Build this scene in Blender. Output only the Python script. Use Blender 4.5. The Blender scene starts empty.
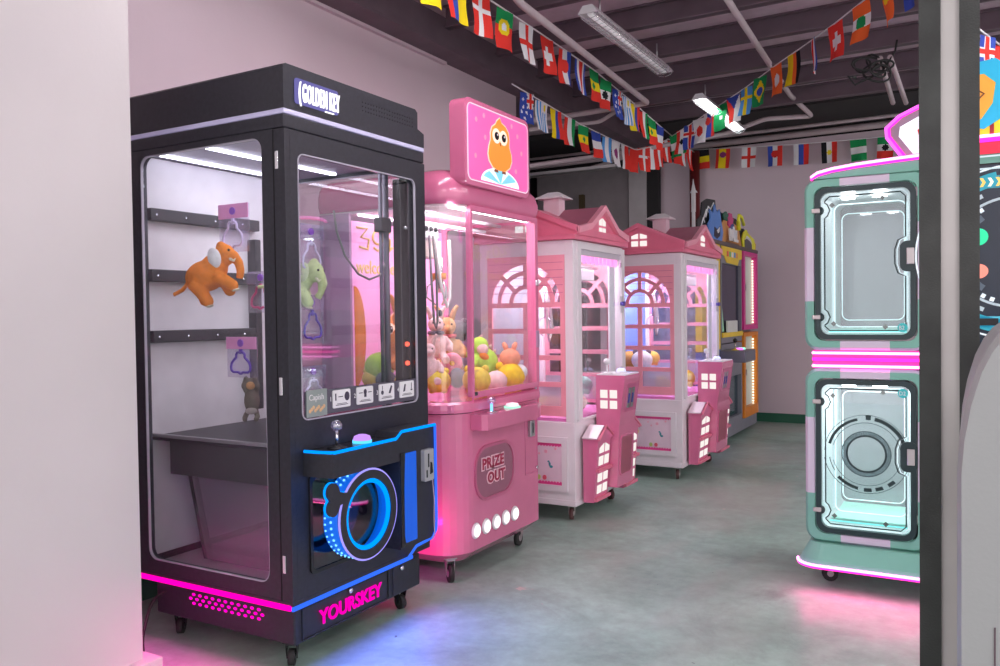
import bpy, bmesh, math, random
from mathutils import Vector, Matrix, noise
random.seed(7)
PI = math.pi
SC = bpy.context.scene
COL = SC.collection
D = bpy.data

# ------------------------------------------------------------------ materials
MATS = {}
def _new(name):
    m = D.materials.new(name); m.use_nodes = True
    nt = m.node_tree; nt.nodes.clear()
    o = nt.nodes.new('ShaderNodeOutputMaterial')
    MATS[name] = m
    return m, nt, o
def paint(name, col, rough=.45, metal=0., var=.06, scale=9., bump=0., coat=0., emit=None, es=0., spec=.5):
    """painted / plastic / metal surface with slight procedural variation"""
    if name in MATS: return MATS[name]
    m, nt, o = _new(name)
    b = nt.nodes.new('ShaderNodeBsdfPrincipled')
    b.inputs['Roughness'].default_value = rough
    b.inputs['Metallic'].default_value = metal
    b.inputs['Coat Weight'].default_value = coat
    b.inputs['Coat Roughness'].default_value = .08
    b.inputs['Specular IOR Level'].default_value = spec
    tc = nt.nodes.new('ShaderNodeTexCoord')
    nz = nt.nodes.new('ShaderNodeTexNoise'); nz.inputs['Scale'].default_value = scale; nz.inputs['Detail'].default_value = 3
    nt.links.new(tc.outputs['Object'], nz.inputs['Vector'])
    rp = nt.nodes.new('ShaderNodeValToRGB')
    c0 = [max(0, c * (1 - var)) for c in col]; c1 = [min(1, c * (1 + var)) for c in col]
    rp.color_ramp.elements[0].position = .3; rp.color_ramp.elements[0].color = (*c0, 1)
    rp.color_ramp.elements[1].position = .7; rp.color_ramp.elements[1].color = (*c1, 1)
    nt.links.new(nz.outputs['Fac'], rp.inputs['Fac'])
    nt.links.new(rp.outputs['Color'], b.inputs['Base Color'])
    if emit is not None:
        b.inputs['Emission Color'].default_value = (*emit, 1); b.inputs['Emission Strength'].default_value = es
    if bump:
        bp = nt.nodes.new('ShaderNodeBump'); bp.inputs['Strength'].default_value = bump; bp.inputs['Distance'].default_value = .004
        nz2 = nt.nodes.new('ShaderNodeTexNoise'); nz2.inputs['Scale'].default_value = scale * 25
        nt.links.new(tc.outputs['Object'], nz2.inputs['Vector'])
        nt.links.new(nz2.outputs['Fac'], bp.inputs['Height']); nt.links.new(bp.outputs['Normal'], b.inputs['Normal'])
    nt.links.new(b.outputs[0], o.inputs[0])
    return m
def glow(name, col, s):
    if name in MATS: return MATS[name]
    m, nt, o = _new(name)
    e = nt.nodes.new('ShaderNodeEmission'); e.inputs[0].default_value = (*col, 1); e.inputs[1].default_value = s
    nt.links.new(e.outputs[0], o.inputs[0])
    return m
def glass(name, tint=(.96, .97, .98), lo=.04, hi=.55, rough=.02, haze=0., hazecol=(.8, .8, .8)):
    if name in MATS: return MATS[name]
    m, nt, o = _new(name)
    t = nt.nodes.new('ShaderNodeBsdfTransparent'); t.inputs[0].default_value = (*tint, 1)
    g = nt.nodes.new('ShaderNodeBsdfGlossy'); g.inputs['Roughness'].default_value = rough; g.inputs[0].default_value = (1, 1, 1, 1)
    lw = nt.nodes.new('ShaderNodeLayerWeight'); lw.inputs[0].default_value = .5
    pw = nt.nodes.new('ShaderNodeMath'); pw.operation = 'POWER'; pw.inputs[1].default_value = 4
    mr = nt.nodes.new('ShaderNodeMapRange'); mr.inputs['To Min'].default_value = lo; mr.inputs['To Max'].default_value = hi
    nt.links.new(lw.outputs['Facing'], pw.inputs[0]); nt.links.new(pw.outputs[0], mr.inputs['Value'])
    mx = nt.nodes.new('ShaderNodeMixShader')
    nt.links.new(mr.outputs[0], mx.inputs[0])
    src = t.outputs[0]
    if haze:
        df = nt.nodes.new('ShaderNodeBsdfDiffuse'); df.inputs[0].default_value = (*hazecol, 1)
        m2 = nt.nodes.new('ShaderNodeMixShader'); m2.inputs[0].default_value = haze
        nt.links.new(t.outputs[0], m2.inputs[1]); nt.links.new(df.outputs[0], m2.inputs[2]); src = m2.outputs[0]
    nt.links.new(src, mx.inputs[1]); nt.links.new(g.outputs[0], mx.inputs[2])
    nt.links.new(mx.outputs[0], o.inputs[0])
    return m
def floor_mat():
    m, nt, o = _new('worn green floor paint')
    N = nt.nodes.new; L = nt.links.new
    tc = N('ShaderNodeTexCoord')
    b = N('ShaderNodeBsdfPrincipled')
    def nz(s, d=5, r=.6, dist=0):
        n = N('ShaderNodeTexNoise'); n.inputs['Scale'].default_value = s; n.inputs['Detail'].default_value = d
        n.inputs['Roughness'].default_value = r; n.inputs['Distortion'].default_value = dist
        L(tc.outputs['Object'], n.inputs['Vector']); return n.outputs['Fac']
    def ramp(f, p0, c0, p1, c1):
        r = N('ShaderNodeValToRGB'); r.color_ramp.elements[0].position = p0; r.color_ramp.elements[0].color = (*c0, 1)
        r.color_ramp.elements[1].position = p1; r.color_ramp.elements[1].color = (*c1, 1); L(f, r.inputs['Fac']); return r.outputs['Color']
    base = ramp(nz(1.1, 8, .65, .6), .36, (.25, .37, .315), .66, (.43, .62, .53))
    fine = ramp(nz(14, 6, .7), .35, (.82, .82, .82), .65, (1.1, 1.1, 1.1))
    mu = N('ShaderNodeMix'); mu.data_type = 'RGBA'; mu.blend_type = 'MULTIPLY'; mu.inputs[0].default_value = .8
    L(base, mu.inputs[6]); L(fine, mu.inputs[7])
    def over(prev, f, p0, p1, col, amt=1):
        msk = ramp(f, p0, (0, 0, 0), p1, (amt, amt, amt))
        x = N('ShaderNodeMix'); x.data_type = 'RGBA'; L(msk, x.inputs[0]); L(prev, x.inputs[6]); x.inputs[7].default_value = (*col, 1)
        return x.outputs[2]
    c = over(mu.outputs[2], nz(.55, 4, .5, 1.2), .5, .68, (.46, .40, .38), .5)
    c = over(c, nz(2.6, 6, .6, .9), .68, .70, (.72, .55, .50), .75)      # bare concrete spots
    c = over(c, nz(6.5, 4, .6, .4), .73, .745, (.55, .50, .47), .7)
    c = over(c, nz(23, 2, .5), .77, .78, (.06, .06, .06), .8)
    c = over(c, nz(.9, 7, .7, 1.8), .56, .72, (.17, .17, .165), .45)
    L(c, b.inputs['Base Color'])
    rr = ramp(nz(3, 5, .6), .3, (.30, .30, .30), .7, (.52, .52, .52)); L(rr, b.inputs['Roughness'])
    bp = N('ShaderNodeBump'); bp.inputs['Strength'].default_value = .25; bp.inputs['Distance'].default_value = .004
    L(nz(30, 6, .7), bp.inputs['Height']); L(bp.outputs[0], b.inputs['Normal'])
    L(b.outputs[0], o.inputs[0])
    return m
def plush(name, col):
    return paint('plush ' + name, col, rough=.95, var=.12, scale=40, bump=.5, spec=.1)

BLK = paint('black powder coat', (.019, .019, .028), .42, var=.25, scale=60, bump=.15)
BLK2 = paint('black gloss plastic', (.015, .015, .018), .25)
DKGREY = paint('dark grey steel', (.05, .047, .055), .5)
CHROME = paint('chrome', (.75, .75, .78), .18, 1.)
RUBBER = paint('black rubber', (.02, .02, .02), .7)
STEEL = paint('brushed steel', (.5, .5, .52), .35, .9)
WHT = paint('white enamel', (.82, .80, .82), .35)
WPL = paint('white plastic', (.85, .83, .86), .3)
PNK = paint('candy pink gloss', (.72, .18, .34), .22, coat=.6, var=.03)
PNKD = paint('deep pink', (.55, .12, .26), .35, var=.03)
PNKL = paint('light pink lattice', (.86, .33, .41), .4, var=.03)
PNKR = paint('pink roof', (.80, .19, .30), .35, var=.04)
MAUVE = paint('mauve roof slate', (.42, .13, .20), .5)
SILV = paint('silver strip', (.66, .62, .78), .3, var=.02)
GLASS = glass('clear glass', lo=.055)
GLASS2 = glass('tinted acrylic', (.66, .62, .70), .06, .5, .05, .25, (.5, .45, .52))
GLASSG = glass('teal tinted acrylic', (.90, .96, .96), .05, .5)
FROST = glass('frosted acrylic', (.9, .88, .92), .04, .4, .3, .45, (.85, .8, .85))
PINKG = glow('magenta light strip', (1, .0, .36), 1.3)
BLUEG = glow('blue light strip', (.03, .13, .9), 1.1)
CYANG = glow('cyan light strip', (.0, .26, 1), 1.2)
WGLOW = glow('white light strip', (1, .97, 1), 14)
WGLOW3 = glow('bright white light strip', (1, .96, 1), 26)
WGLOW2 = glow('soft white window', (1, .91, .88), .78)
NEON = glow('pink neon core', (1, .30, .72), 3.2)
NEONP = glow('deep magenta neon', (1, .02, .38), 2.6)
TEALG = glow('teal light', (.25, .95, .95), 1.1)

# ------------------------------------------------------------------ mesh builder
class MB:
    def __init__(s):
        s.bm = bmesh.new(); s.mi = 0
    def _fin(s, faces):
        for f in faces:
            f.material_index = s.mi
        return s
    def face(s, pts):
        f = s.bm.faces.new([s.bm.verts.new(p) for p in pts]); f.material_index = s.mi; return s
    def box(s, x0, x1, y0, y1, z0, z1, bev=0, seg=2):
        r = bmesh.ops.create_cube(s.bm, size=1)
        vs = r['verts']
        bmesh.ops.scale(s.bm, verts=vs, vec=(abs(x1 - x0), abs(y1 - y0), abs(z1 - z0)))
        bmesh.ops.translate(s.bm, verts=vs, vec=((x0 + x1) / 2, (y0 + y1) / 2, (z0 + z1) / 2))
        fs = {f for v in vs for f in v.link_faces}
        s._fin(fs)
        if bev:
            es = list({e for v in vs for e in v.link_edges})
            r = bmesh.ops.bevel(s.bm, geom=es, offset=bev, segments=seg, affect='EDGES', profile=.5)
            s._fin(r['faces'])
        return s
    def loft(s, rings, cap0=True, cap1=True, closed=True, smooth=False):
        vr = [[s.bm.verts.new(p) for p in r] for r in rings]
        n = len(rings[0]); fs = []
        for a, b in zip(vr, vr[1:]):
            for i in range(n if closed else n - 1):
                j = (i + 1) % n
                fs.append(s.bm.faces.new((a[i], a[j], b[j], b[i])))
        if smooth:
            for f in fs: f.smooth = True
        if closed and cap0: fs.append(s.bm.faces.new(vr[0][::-1]))
        if closed and cap1: fs.append(s.bm.faces.new(vr[-1]))
        s._fin(fs); return s
    def prism(s, pts, mp, d0, d1):
        return s.loft([[mp(a, b, d0) for a, b in pts], [mp(a, b, d1) for a, b in pts]])
    def holed(s, outer, inner, mp, d0, d1):
        """plate with a hole; both loops have the same number of points"""
        o0 = [s.bm.verts.new(mp(a, b, d0)) for a, b in outer]; o1 = [s.bm.verts.new(mp(a, b, d1)) for a, b in outer]
        i0 = [s.bm.verts.new(mp(a, b, d0)) for a, b in inner]; i1 = [s.bm.verts.new(mp(a, b, d1)) for a, b in inner]
        n = len(outer); fs = []
        for k in range(n):
            j = (k + 1) % n
            for q in ((o0[k], o0[j], i0[j], i0[k]), (o1[j], o1[k], i1[k], i1[j]), (o0[j], o0[k], o1[k], o1[j]), (i0[k], i0[j], i1[j], i1[k])):
                fs.append(s.bm.faces.new(q))
        s._fin(fs); return s
    def tube(s, path, r, seg=8, closed=False, rfn=None):
        pts = [Vector(p) for p in path]; n = len(pts); rings = []
        up = None
        for i, p in enumerate(pts):
            a = pts[(i - 1) % n] if (i > 0 or closed) else p
            b = pts[(i + 1) % n] if (i < n - 1 or closed) else p
            t = (b - a).normalized() if (b - a).length > 1e-9 else Vector((0, 0, 1))
            if up is None:
                up = t.orthogonal().normalized()
            up = (up - t * up.dot(t))
            up = up.normalized() if up.length > 1e-6 else t.orthogonal().normalized()
            w = t.cross(up)
            rr = rfn(i / max(1, n - 1)) if rfn else r
            rings.append([p + (up * math.cos(2 * PI * k / seg) + w * math.sin(2 * PI * k / seg)) * rr for k in range(seg)])
        if closed:
            rings.append(rings[0]); return s.loft(rings, False, False, smooth=True)
        return s.loft(rings, smooth=True)
    def cyl(s, p0, p1, r, seg=20, r1=None):
        r1 = r if r1 is None else r1
        return s.tube([p0, p1], r, seg, rfn=lambda t: r + (r1 - r) * t)
    def ball(s, c, r, sc=(1, 1, 1), rot=None, seg=16):
        m = Matrix.Translation(c) @ (rot.to_matrix().to_4x4() if rot is not None else Matrix()) @ Matrix.Diagonal((*[r * k for k in sc], 1))
        rr = bmesh.ops.create_uvsphere(s.bm, u_segments=seg, v_segments=max(6, seg * 2 // 3), radius=1, matrix=m)
        fs = {f for v in rr['verts'] for f in v.link_faces}
        for f in fs: f.smooth = True
        s._fin(fs); return s
    def lathe(s, prof, c, seg=20, axis='z'):
        cx, cy, cz = c; rings = []
        for r, h in prof:
            ring = []
            for k in range(seg):
                a = 2 * PI * k / seg; x, y = r * math.cos(a), r * math.sin(a)
                ring.append((cx + x, cy + y, cz + h) if axis == 'z' else ((cx + x, cy + h, cz + y) if axis == 'y' else (cx + h, cy + x, cz + y)))
            rings.append(ring)
        return s.loft(rings, smooth=True)
    def sector(s, cx, cz, r0, r1, a0, a1, mp, d0, d1, n=24):
        pts = [(cx + r1 * math.cos(a0 + (a1 - a0) * i / n), cz + r1 * math.sin(a0 + (a1 - a0) * i / n)) for i in range(n + 1)]
        pin = [(cx + r0 * math.cos(a0 + (a1 - a0) * i / n), cz + r0 * math.sin(a0 + (a1 - a0) * i / n)) for i in range(n + 1)]
        vo = [[s.bm.verts.new(mp(a, b, d)) for a, b in pts] for d in (d0, d1)]
        vi = [[s.bm.verts.new(mp(a, b, d)) for a, b in pin] for d in (d0, d1)]
        fs = []
        for i in range(n):
            fs += [s.bm.faces.new(q) for q in ((vo[0][i], vo[0][i + 1], vi[0][i + 1], vi[0][i]), (vo[1][i + 1], vo[1][i], vi[1][i], vi[1][i + 1]),
                   (vo[0][i + 1], vo[0][i], vo[1][i], vo[1][i + 1]), (vi[0][i], vi[0][i + 1], vi[1][i + 1], vi[1][i]))]
        fs += [s.bm.faces.new((vo[0][0], vi[0][0], vi[1][0], vo[1][0])), s.bm.faces.new((vo[0][n], vo[1][n], vi[1][n], vi[0][n]))]
        s._fin(fs); return s
    def build(s, name, mats, parent=None, loc=None, **props):
        bmesh.ops.recalc_face_normals(s.bm, faces=s.bm.faces)
        me = D.meshes.new(name); s.bm.to_mesh(me); s.bm.free()
        for m in (mats if isinstance(mats, (list, tuple)) else [mats]): me.materials.append(m)
        o = D.objects.new(name, me); COL.objects.link(o)
        if parent: o.parent = parent
        if loc: o.location = loc
        for k, v in props.items(): o[k] = v
        return o
MX = lambda a, b, d: (d, a, b)      # plane across x (a along y)
MY = lambda a, b, d: (a, d, b)      # plane across y (a along x)
MZ = lambda a, b, d: (a, b, d)
def rrect(x0, x1, y0, y1, r, n=6):
    pts = []
    for cx, cy, a in ((x1 - r, y1 - r, 0), (x0 + r, y1 - r, PI / 2), (x0 + r, y0 + r, PI), (x1 - r, y0 + r, 1.5 * PI)):
        for i in range(n): 
            t = a + PI / 2 * i / (n - 1); pts.append((cx + r * math.cos(t), cy + r * math.sin(t)))
    return pts
def thing(name, label, cat, loc=(0, 0, 0), rz=0, group=None):
    o = D.objects.new(name, None); COL.objects.link(o); o.location = loc; o.rotation_euler = (0, 0, rz); o.empty_display_size = .1
    o['label'] = label; o['category'] = cat
    if group: o['group'] = group
    return o
def tag(o, label, cat, group=None, kind=None):
    o['label'] = label; o['category'] = cat
    if group: o['group'] = group
    if kind: o['kind'] = kind
    return o
def dup(o, parent=None):
    c = o.copy(); COL.objects.link(c); c.parent = parent
    for ch in list(o.children): dup(ch, c)
    return c
def struct(name, mb, m, **p):
    return mb.build(name, m, kind='structure', **p)
def text(name, s, size, m, parent, loc, rot, ext=.002, sx=1., bold=0., align='LEFT', shear=0., sp=1.):
    cu = D.curves.new(name, 'FONT'); cu.body = s; cu.size = size; cu.extrude = ext; cu.offset = bold; cu.align_x = align; cu.shear = shear; cu.space_character = sp
    cu.resolution_u = 3
    t = D.objects.new(name, cu); COL.objects.link(t)
    bpy.context.view_layer.update()
    me = D.meshes.new_from_object(t.evaluated_get(bpy.context.evaluated_depsgraph_get()))
    D.objects.remove(t)
    me.materials.clear(); me.materials.append(m)
    o = D.objects.new(name, me); COL.objects.link(o); o.parent = parent; o.location = loc; o.rotation_euler = rot; o.scale = (sx, 1, 1)
    return o
FR = (PI / 2, 0, 0)                 # text standing on the local front plane (reads along local x, faces -y)

# ------------------------------------------------------------------ camera
F = 820.; YAW = math.radians(29.8); PIT = math.radians(1.3); ROLL = .0135; HC = 1.25
f = Vector((-math.sin(YAW) * math.cos(PIT), math.cos(YAW) * math.cos(PIT), -math.sin(PIT)))
r0 = Vector((math.cos(YAW), math.sin(YAW), 0)); u0 = r0.cross(f)
rp = math.cos(ROLL) * r0 - math.sin(ROLL) * u0; up = math.sin(ROLL) * r0 + math.cos(ROLL) * u0
cam = D.cameras.new('camera'); cam.lens = 36 * F / 1000; cam.sensor_width = 36; cam.clip_start = .02; cam.clip_end = 100
co = D.objects.new('camera', cam); COL.objects.link(co); SC.camera = co
co.matrix_world = Matrix(((rp.x, up.x, -f.x, 0), (rp.y, up.y, -f.y, 0), (rp.z, up.z, -f.z, HC), (0, 0, 0, 1)))
def at(px, py, depth):               # survey: photo point at a distance along the view axis -> world point
    return Vector((0, 0, HC)) + (f + rp * ((px - 500) / F) + up * ((333 - py) / F)) * depth

# ------------------------------------------------------------------ the room
WALL = paint('white wall tinted by pink light', (.67, .55, .61), .75, var=.035, scale=1.3, bump=.12)  # white wall with the machines' pink light mixed into its colour
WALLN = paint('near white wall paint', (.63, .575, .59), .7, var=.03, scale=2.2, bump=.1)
GREENP = paint('dark green skirting paint', (.02, .12, .07), .5)
CEILD = paint('ceiling deck', (.58, .44, .51), .8, var=.1)
JOIST = paint('dark joist paint', (.15, .105, .13), .6, var=.15, scale=4)
DARKW = paint('dark void wall', (.03, .028, .03), .9)  # near-black stands in for the unlit void; the black post uses it too

fl = MB().box(-5.2, 5.2, -4, 9.8, -.12, 0); struct('floor', fl, floor_mat())
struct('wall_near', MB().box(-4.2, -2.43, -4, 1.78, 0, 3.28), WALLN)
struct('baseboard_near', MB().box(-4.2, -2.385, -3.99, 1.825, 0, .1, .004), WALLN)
struct('wall_left', MB().box(-3.36, -3.2, 1.78, 5.9, 0, 3.06), WALL)
struct('baseboard_left', MB().box(-3.2, -3.185, 1.825, 5.9, 0, .1), GREENP)
struct('trim_1', MB().box(-3.2, -3.17, 3.4, 4.84, 3.0, 3.03), WALL)          # ledge under the girder
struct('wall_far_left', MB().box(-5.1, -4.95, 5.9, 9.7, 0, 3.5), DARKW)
struct('wall_back', MB().box(-2.80, 5.2, 9.5, 9.65, 0, 3.13), WALL)
struct('wall_alcove', MB().box(-3.2, -2.8, 9.5, 9.62, 0, 3.10), WALL)
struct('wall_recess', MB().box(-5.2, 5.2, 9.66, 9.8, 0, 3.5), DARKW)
struct('baseboard_back', MB().box(-2.72, 5.2, 9.485, 9.5, 0, .1), GREENP)
struct('ceiling', MB().box(-5.2, 5.2, -1.2, 9.8, 3.285, 3.5), CEILD)
# joists: I-sections running across
k = 0
y = .6
joist_y = [1.25, 1.9, 2.57, 3.24, 3.9, 4.58, 5.25, 5.91, 6.58, 7.24, 7.88]
def ibeam_x(x0, x1, y, z0, z1, w=.07, t=.012):
    m = MB(); m.box(x0, x1, y - .006, y + .006, z0, z1); m.box(x0, x1, y - w / 2, y + w / 2, z0, z0 + t); m.box(x0, x1, y - w / 2, y + w / 2, z1 - t, z1); return m
for i, y in enumerate(joist_y):
    struct('ceiling_joist', ibeam_x(-3.0, 5.0, y, 3.14, 3.284), JOIST)
m = MB(); m.box(-3.13, -3.11, 0, 9.5, 3.03, 3.284); m.box(-3.23, -3.01, 0, 9.5, 3.02, 3.04); struct('ceiling_girder', m, JOIST)
# web stiffeners / purlins between the joists
for x in (-2.0, -.9, .2, 1.3):
    for y0, y1 in zip(joist_y, joist_y[1:]):
        if y0 > 3: struct('ceiling_brace', MB().box(x - .02, x + .02, y0 + .01, y0 + .16, 3.20, 3.284), JOIST)
struct('ceiling_void_sheet', MB().box(-4.9, 5.0, 8.35, 9.49, 3.22, 3.283), DARKW)  # dark sheet putting the void's shade above the pipes
struct('column_corner', MB().box(-3.28, -3.16, 5.93, 6.05, 0, 3.02), JOIST)
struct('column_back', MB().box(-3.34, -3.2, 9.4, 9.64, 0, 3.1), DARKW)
struct('column_white', MB().box(-3.56, -3.34, 9.38, 9.66, 0, 3.12), paint('grey white plaster', (.52, .49, .50), .8))
GREYP = paint('grey board', (.30, .27, .28), .8)
pn = thing('partition_panel', 'tall grey board with two brown posts in the back left recess', 'panel', (-4.2, 9.45, 0))
pn['kind'] = 'thing'
MB().box(-.62, .62, -.03, .03, 0, 3.02, .01).build('board', GREYP, pn)
for x in (-.28, .02):
    MB().box(x - .03, x + .03, -.085, -.032, 0, 2.72).build('post', paint('brown post', (.10, .07, .03), .7), pn)
# steel column close to the camera: two dark flanges and a pale web strip
PC = (-.0295, 1.34)
m = MB(); 
def colpart(a, b, y0, y1): return MB().box(a, b, y0, y1, 0, 3.4)
CW = .0308
DOORP = paint('dark green grey frame paint', (.034, .037, .034), .55, var=.35, scale=14, bump=.2)
struct('column_frame_left', colpart(-.0655, -.0368, 1.38, 1.46), DOORP)
struct('column_frame_right', colpart(-.0127, .0131, 1.38, 1.46), DOORP)
struct('column_web', colpart(-.0368, -.0127, 1.388, 1.452), paint('pale strip', (.60, .57, .55), .5))

# fire pipe with the rising arrow
rp_ = thing('fire_pipe', 'dark red riser pipe with a white upward arrow by the back wall', 'pipe', (-2.76, 9.40, 0))
MB().cyl((0, 0, 0), (0, 0, 3.1), .058, 20).build('pipe', paint('fire red pipe', (.16, .018, .02), .4), rp_)
aw = MB()
def onpipe(a, z): return (math.sin(a / .059) * .0595, -math.cos(a / .059) * .0595, z)
def arrow_strip(pts):
    n = 6; rings = []
    for z, w in pts: rings.append([onpipe((-1 + 2 * i / n) * w, z) for i in range(n + 1)] )
    aw.loft(rings, closed=False)
arrow_strip([(2.14, .022), (2.40, .022), (2.40, .028), (2.62, .028), (2.62, .05), (2.78, .002)])
aw.build('arrow_marking', WHT, rp_)

# conduits under the ceiling
COND = paint('pinkish white conduit', (.56, .46, .49), .85, spec=.15)
def pipe(name, pts, r, label, cat='conduit', m=COND, group=None, seg=8):
    P = [Vector(p) for p in pts]; Q = [P[0]]
    for a, b, c in zip(P, P[1:], P[2:]):
        d = min(.05, (b - a).length * .4, (c - b).length * .4)
        p0 = b + (a - b).normalized() * d; p1 = b + (c - b).normalized() * d
        Q += [p0.lerp(b, t).lerp(b.lerp(p1, t), t) for t in (0, .33, .66, 1)]
    Q.append(P[-1])
    return tag(MB().tube(Q, r, seg).build(name, m), label, cat, group)
pipe('conduit', [at(497, -30, 4.0), at(520, 3, 4.35), at(648, 103, 6.9), at(560, 117, 7.0), at(520, 122, 7.0)], .022, 'pink-white conduit bending back at a sharp elbow above the second bunting', group=None)
pipe('conduit', [at(720, -12, 4.8), at(757, 45, 5.8), at(790, 95, 7.4), at(812, 116, 7.9), at(765, 119, 7.95), at(728, 133, 8.1), at(640, 150, 8.2), at(515, 168, 8.2)], .022, 'long conduit dropping across the joists with a zigzag end right of the lit lamp')
pipe('conduit', [at(518, 131, 7.2), at(560, 126, 7.3), at(600, 122, 7.2), at(618, 110, 7.1)], .018, 'short kinked conduit behind the left bunting')
pipe('water_pipe', [(-4.96, 9.38, 3.16), (4.9, 9.38, 3.16)], .035, 'long pale pipe running along the top of the back wall', 'pipe')
pipe('water_pipe', [(-4.96, 9.0, 3.15), (4.9, 9.0, 3.17)], .018, 'thin pale pipe in front of the long pipe on the back wall', 'pipe')
pipe('water_pipe', [(-4.96, 8.8, 3.0), (-3.3, 8.8, 3.02)], .025, 'short pale pipe above the grey board in the recess', 'pipe')
pipe('water_pipe', [(-4.96, 8.9, 2.92), (-4.0, 8.9, 2.92), (-3.3, 8.9, 3.05)], .02, 'thin bent pipe just above the grey board', 'pipe')
CTRAY = paint('galvanised tray', (.55, .53, .54), .4, .6)
tr = thing('cable_tray', 'galvanised cable tray above the grey board in the recess', 'cable tray', (-4.15, 8.6, 2.86))
MB().box(-.75, .75, -.05, .05, 0, .006).box(-.75, .75, -.05, -.045, 0, .04).box(-.75, .75, .045, .05, 0, .04).build('tray', CTRAY, tr)
for x in (-.6, .6): MB().cyl((x, 0, .005), (x, 0, .36), .005, 8).build('hanger', STEEL, tr)
for i, (a, b) in enumerate((((882, 90), (862, 88)),)):
    pass
pipe('conduit', [at(880, 58, 5.6), at(893, 103, 6.3)], .018, 'left one of two straight white stubs hanging below the cable coil', group=None)
pipe('conduit', [at(890, 57, 5.6), at(906, 103, 6.3)], .018, 'right one of two straight white stubs hanging below the cable coil')
# coil of black cable
m = MB(); c0 = at(888, 62, 5.6); pts = []
for i in range(90):
    t = i / 89; a = t * 2 * PI * 6
    c = at(872 + 10 * math.sin(t * 9), 68 + 5 * math.cos(t * 5), 5.6)
    pts.append(c + rp * (.075 * math.cos(a) * (1 + .3 * math.sin(t * 23))) + up * (.05 * math.sin(a) + .02 * math.cos(t * 17)) + f * (.03 * math.sin(a * .5)))
pts = [at(897, 40, 5.6), at(895, 52, 5.6)] + pts + [at(855, 85, 5.6), at(848, 76, 5.6), at(856, 78, 5.6)]
tag(m.tube(pts, .0075, 6).build('cable_coil', RUBBER), 'tangled coil of black cable hanging under the joists near the column', 'cable')

# fluorescent lamps along the aisle (run lengthwise)
TUBEON = glow('lit tube', (1, .94, .965), 95)
TUBEVIS = glow('lit cool tube', (.9, 1, .97), 9)
TUBEDIM = paint('unlit tube with painted glow', (.8, .77, .8), .3, emit=(1, .92, .97), es=.12)  # lamp is off; a faint glow is put into the tube's colour
LHOUS = paint('lamp housing', (.62, .54, .58), .4)
def lamp(x, y0, y1, z, on, label):
    t = thing('ceiling_lamp', label, 'ceiling lamp', (x, y0, z), 0, None)
    L = y1 - y0
    prof = [(-.062, .0), (-.03, .045), (.03, .045), (.062, .0), (.056, -.003), (.027, .035), (-.027, .035), (-.056, -.003)]
    MB().loft([[(a, 0, b) for a, b in prof], [(a, L, b) for a, b in prof]]).build('reflector', LHOUS, t)
    for sx in (0,):
        MB().cyl((sx, .03, .006), (sx, L - .03, .006), .017, 12).build('tube', on, t)
    gm = MB()
    n = 22
    for i in range(n + 1):
        yy = .01 + (L - .02) * i / n
        gm.tube([(-.06, yy, 0), (-.045, yy, -.022), (0, yy, -.034), (.045, yy, -.022), (.06, yy, 0)], .0018, 4)
    for xx, zz in ((-.06, 0), (-.045, -.022), (0, -.034), (.045, -.022), (.06, 0)):
        gm.tube([(xx, 0, zz), (xx, L, zz)], .0022, 4)
    gm.build('wire_guard', CHROME, t, kind='thing')
    for yy in (0, L):
        MB().loft([[(a, yy - .006, b) for a, b in prof[:4]], [(a, yy + .006, b) for a, b in prof[:4]]]).build('end_cap', WPL, t)
    for yy in (.18, L - .18):
        MB().tube([(0, yy, .055), (0, yy, 3.16 - z)], .006, 6).build('hanger', STEEL, t)
    return t
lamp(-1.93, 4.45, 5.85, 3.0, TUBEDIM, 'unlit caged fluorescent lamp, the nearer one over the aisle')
lamp(-1.93, 6.72, 8.08, 3.0, TUBEVIS, 'lit caged fluorescent lamp, the farther one behind the bunting flags')
for x, y0 in ((-1.55, 1.75), (1.1, -1.2), (1.1, 1.4), (1.1, 4.2), (2.6, 5.0), (3.6, 1.4), (3.6, 3.4)):
    o = lamp(x, y0, y0 + 1.42, 3.0, TUBEON, 'lit caged fluorescent lamp out of the frame')
    o['group'] = 'ceiling lamps beyond the frame'

# ------------------------------------------------------------------ common parts
def caster(parent, x, y, r=.032, top=.09, ang=0, brake=True, fork=STEEL, wheel=RUBBER):
    m = MB(); ca, sa = math.cos(ang), math.sin(ang)
    R = lambda a, b, z: (x + a * ca - b * sa, y + a * sa + b * ca, z)
    m.loft([[R(-.03, -.03, top), R(.03, -.03, top), R(.03, .03, top), R(-.03, .03, top)], [R(-.03, -.03, top - .005), R(.03, -.03, top - .005), R(.03, .03, top - .005), R(-.03, .03, top - .005)]])
    for s in (-1, 1):
        pts = [(-.012, r * .8), (.028, top - .012), (-.03, top - .012)]
        m.loft([[R(a, s * .017, z) for a, z in pts], [R(a, s * .02, z) for a, z in pts]])
    m.loft([[R(-.03, -.02, top - .012), R(.028, -.02, top - .012), R(.028, .02, top - .012), R(-.03, .02, top - .012)], [R(-.03, -.02, top - .003), R(.028, -.02, top - .003), R(.028, .02, top - .003), R(-.03, .02, top - .003)]])
    o = m.build('caster', fork, parent)
    w = MB(); w.tube([R(-.012, -.011, r), R(-.012, .011, r)], r, 20); w.build('wheel', wheel, o)
    MB().tube([R(-.012, -.0145, r), R(-.012, .0145, r)], r * .42, 12).build('hub', fork, o)
    if brake:
        b = MB(); b.loft([[R(.02, -.012, top - .02), R(.02, .012, top - .02), R(.02, .012, top - .028), R(.02, -.012, top - .028)], [R(.085, -.016, top - .03), R(.085, .016, top - .03), R(.085, .016, top - .04), R(.085, -.016, top - .04)]])
        b.build('brake_pedal', fork, o)
    return o
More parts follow.
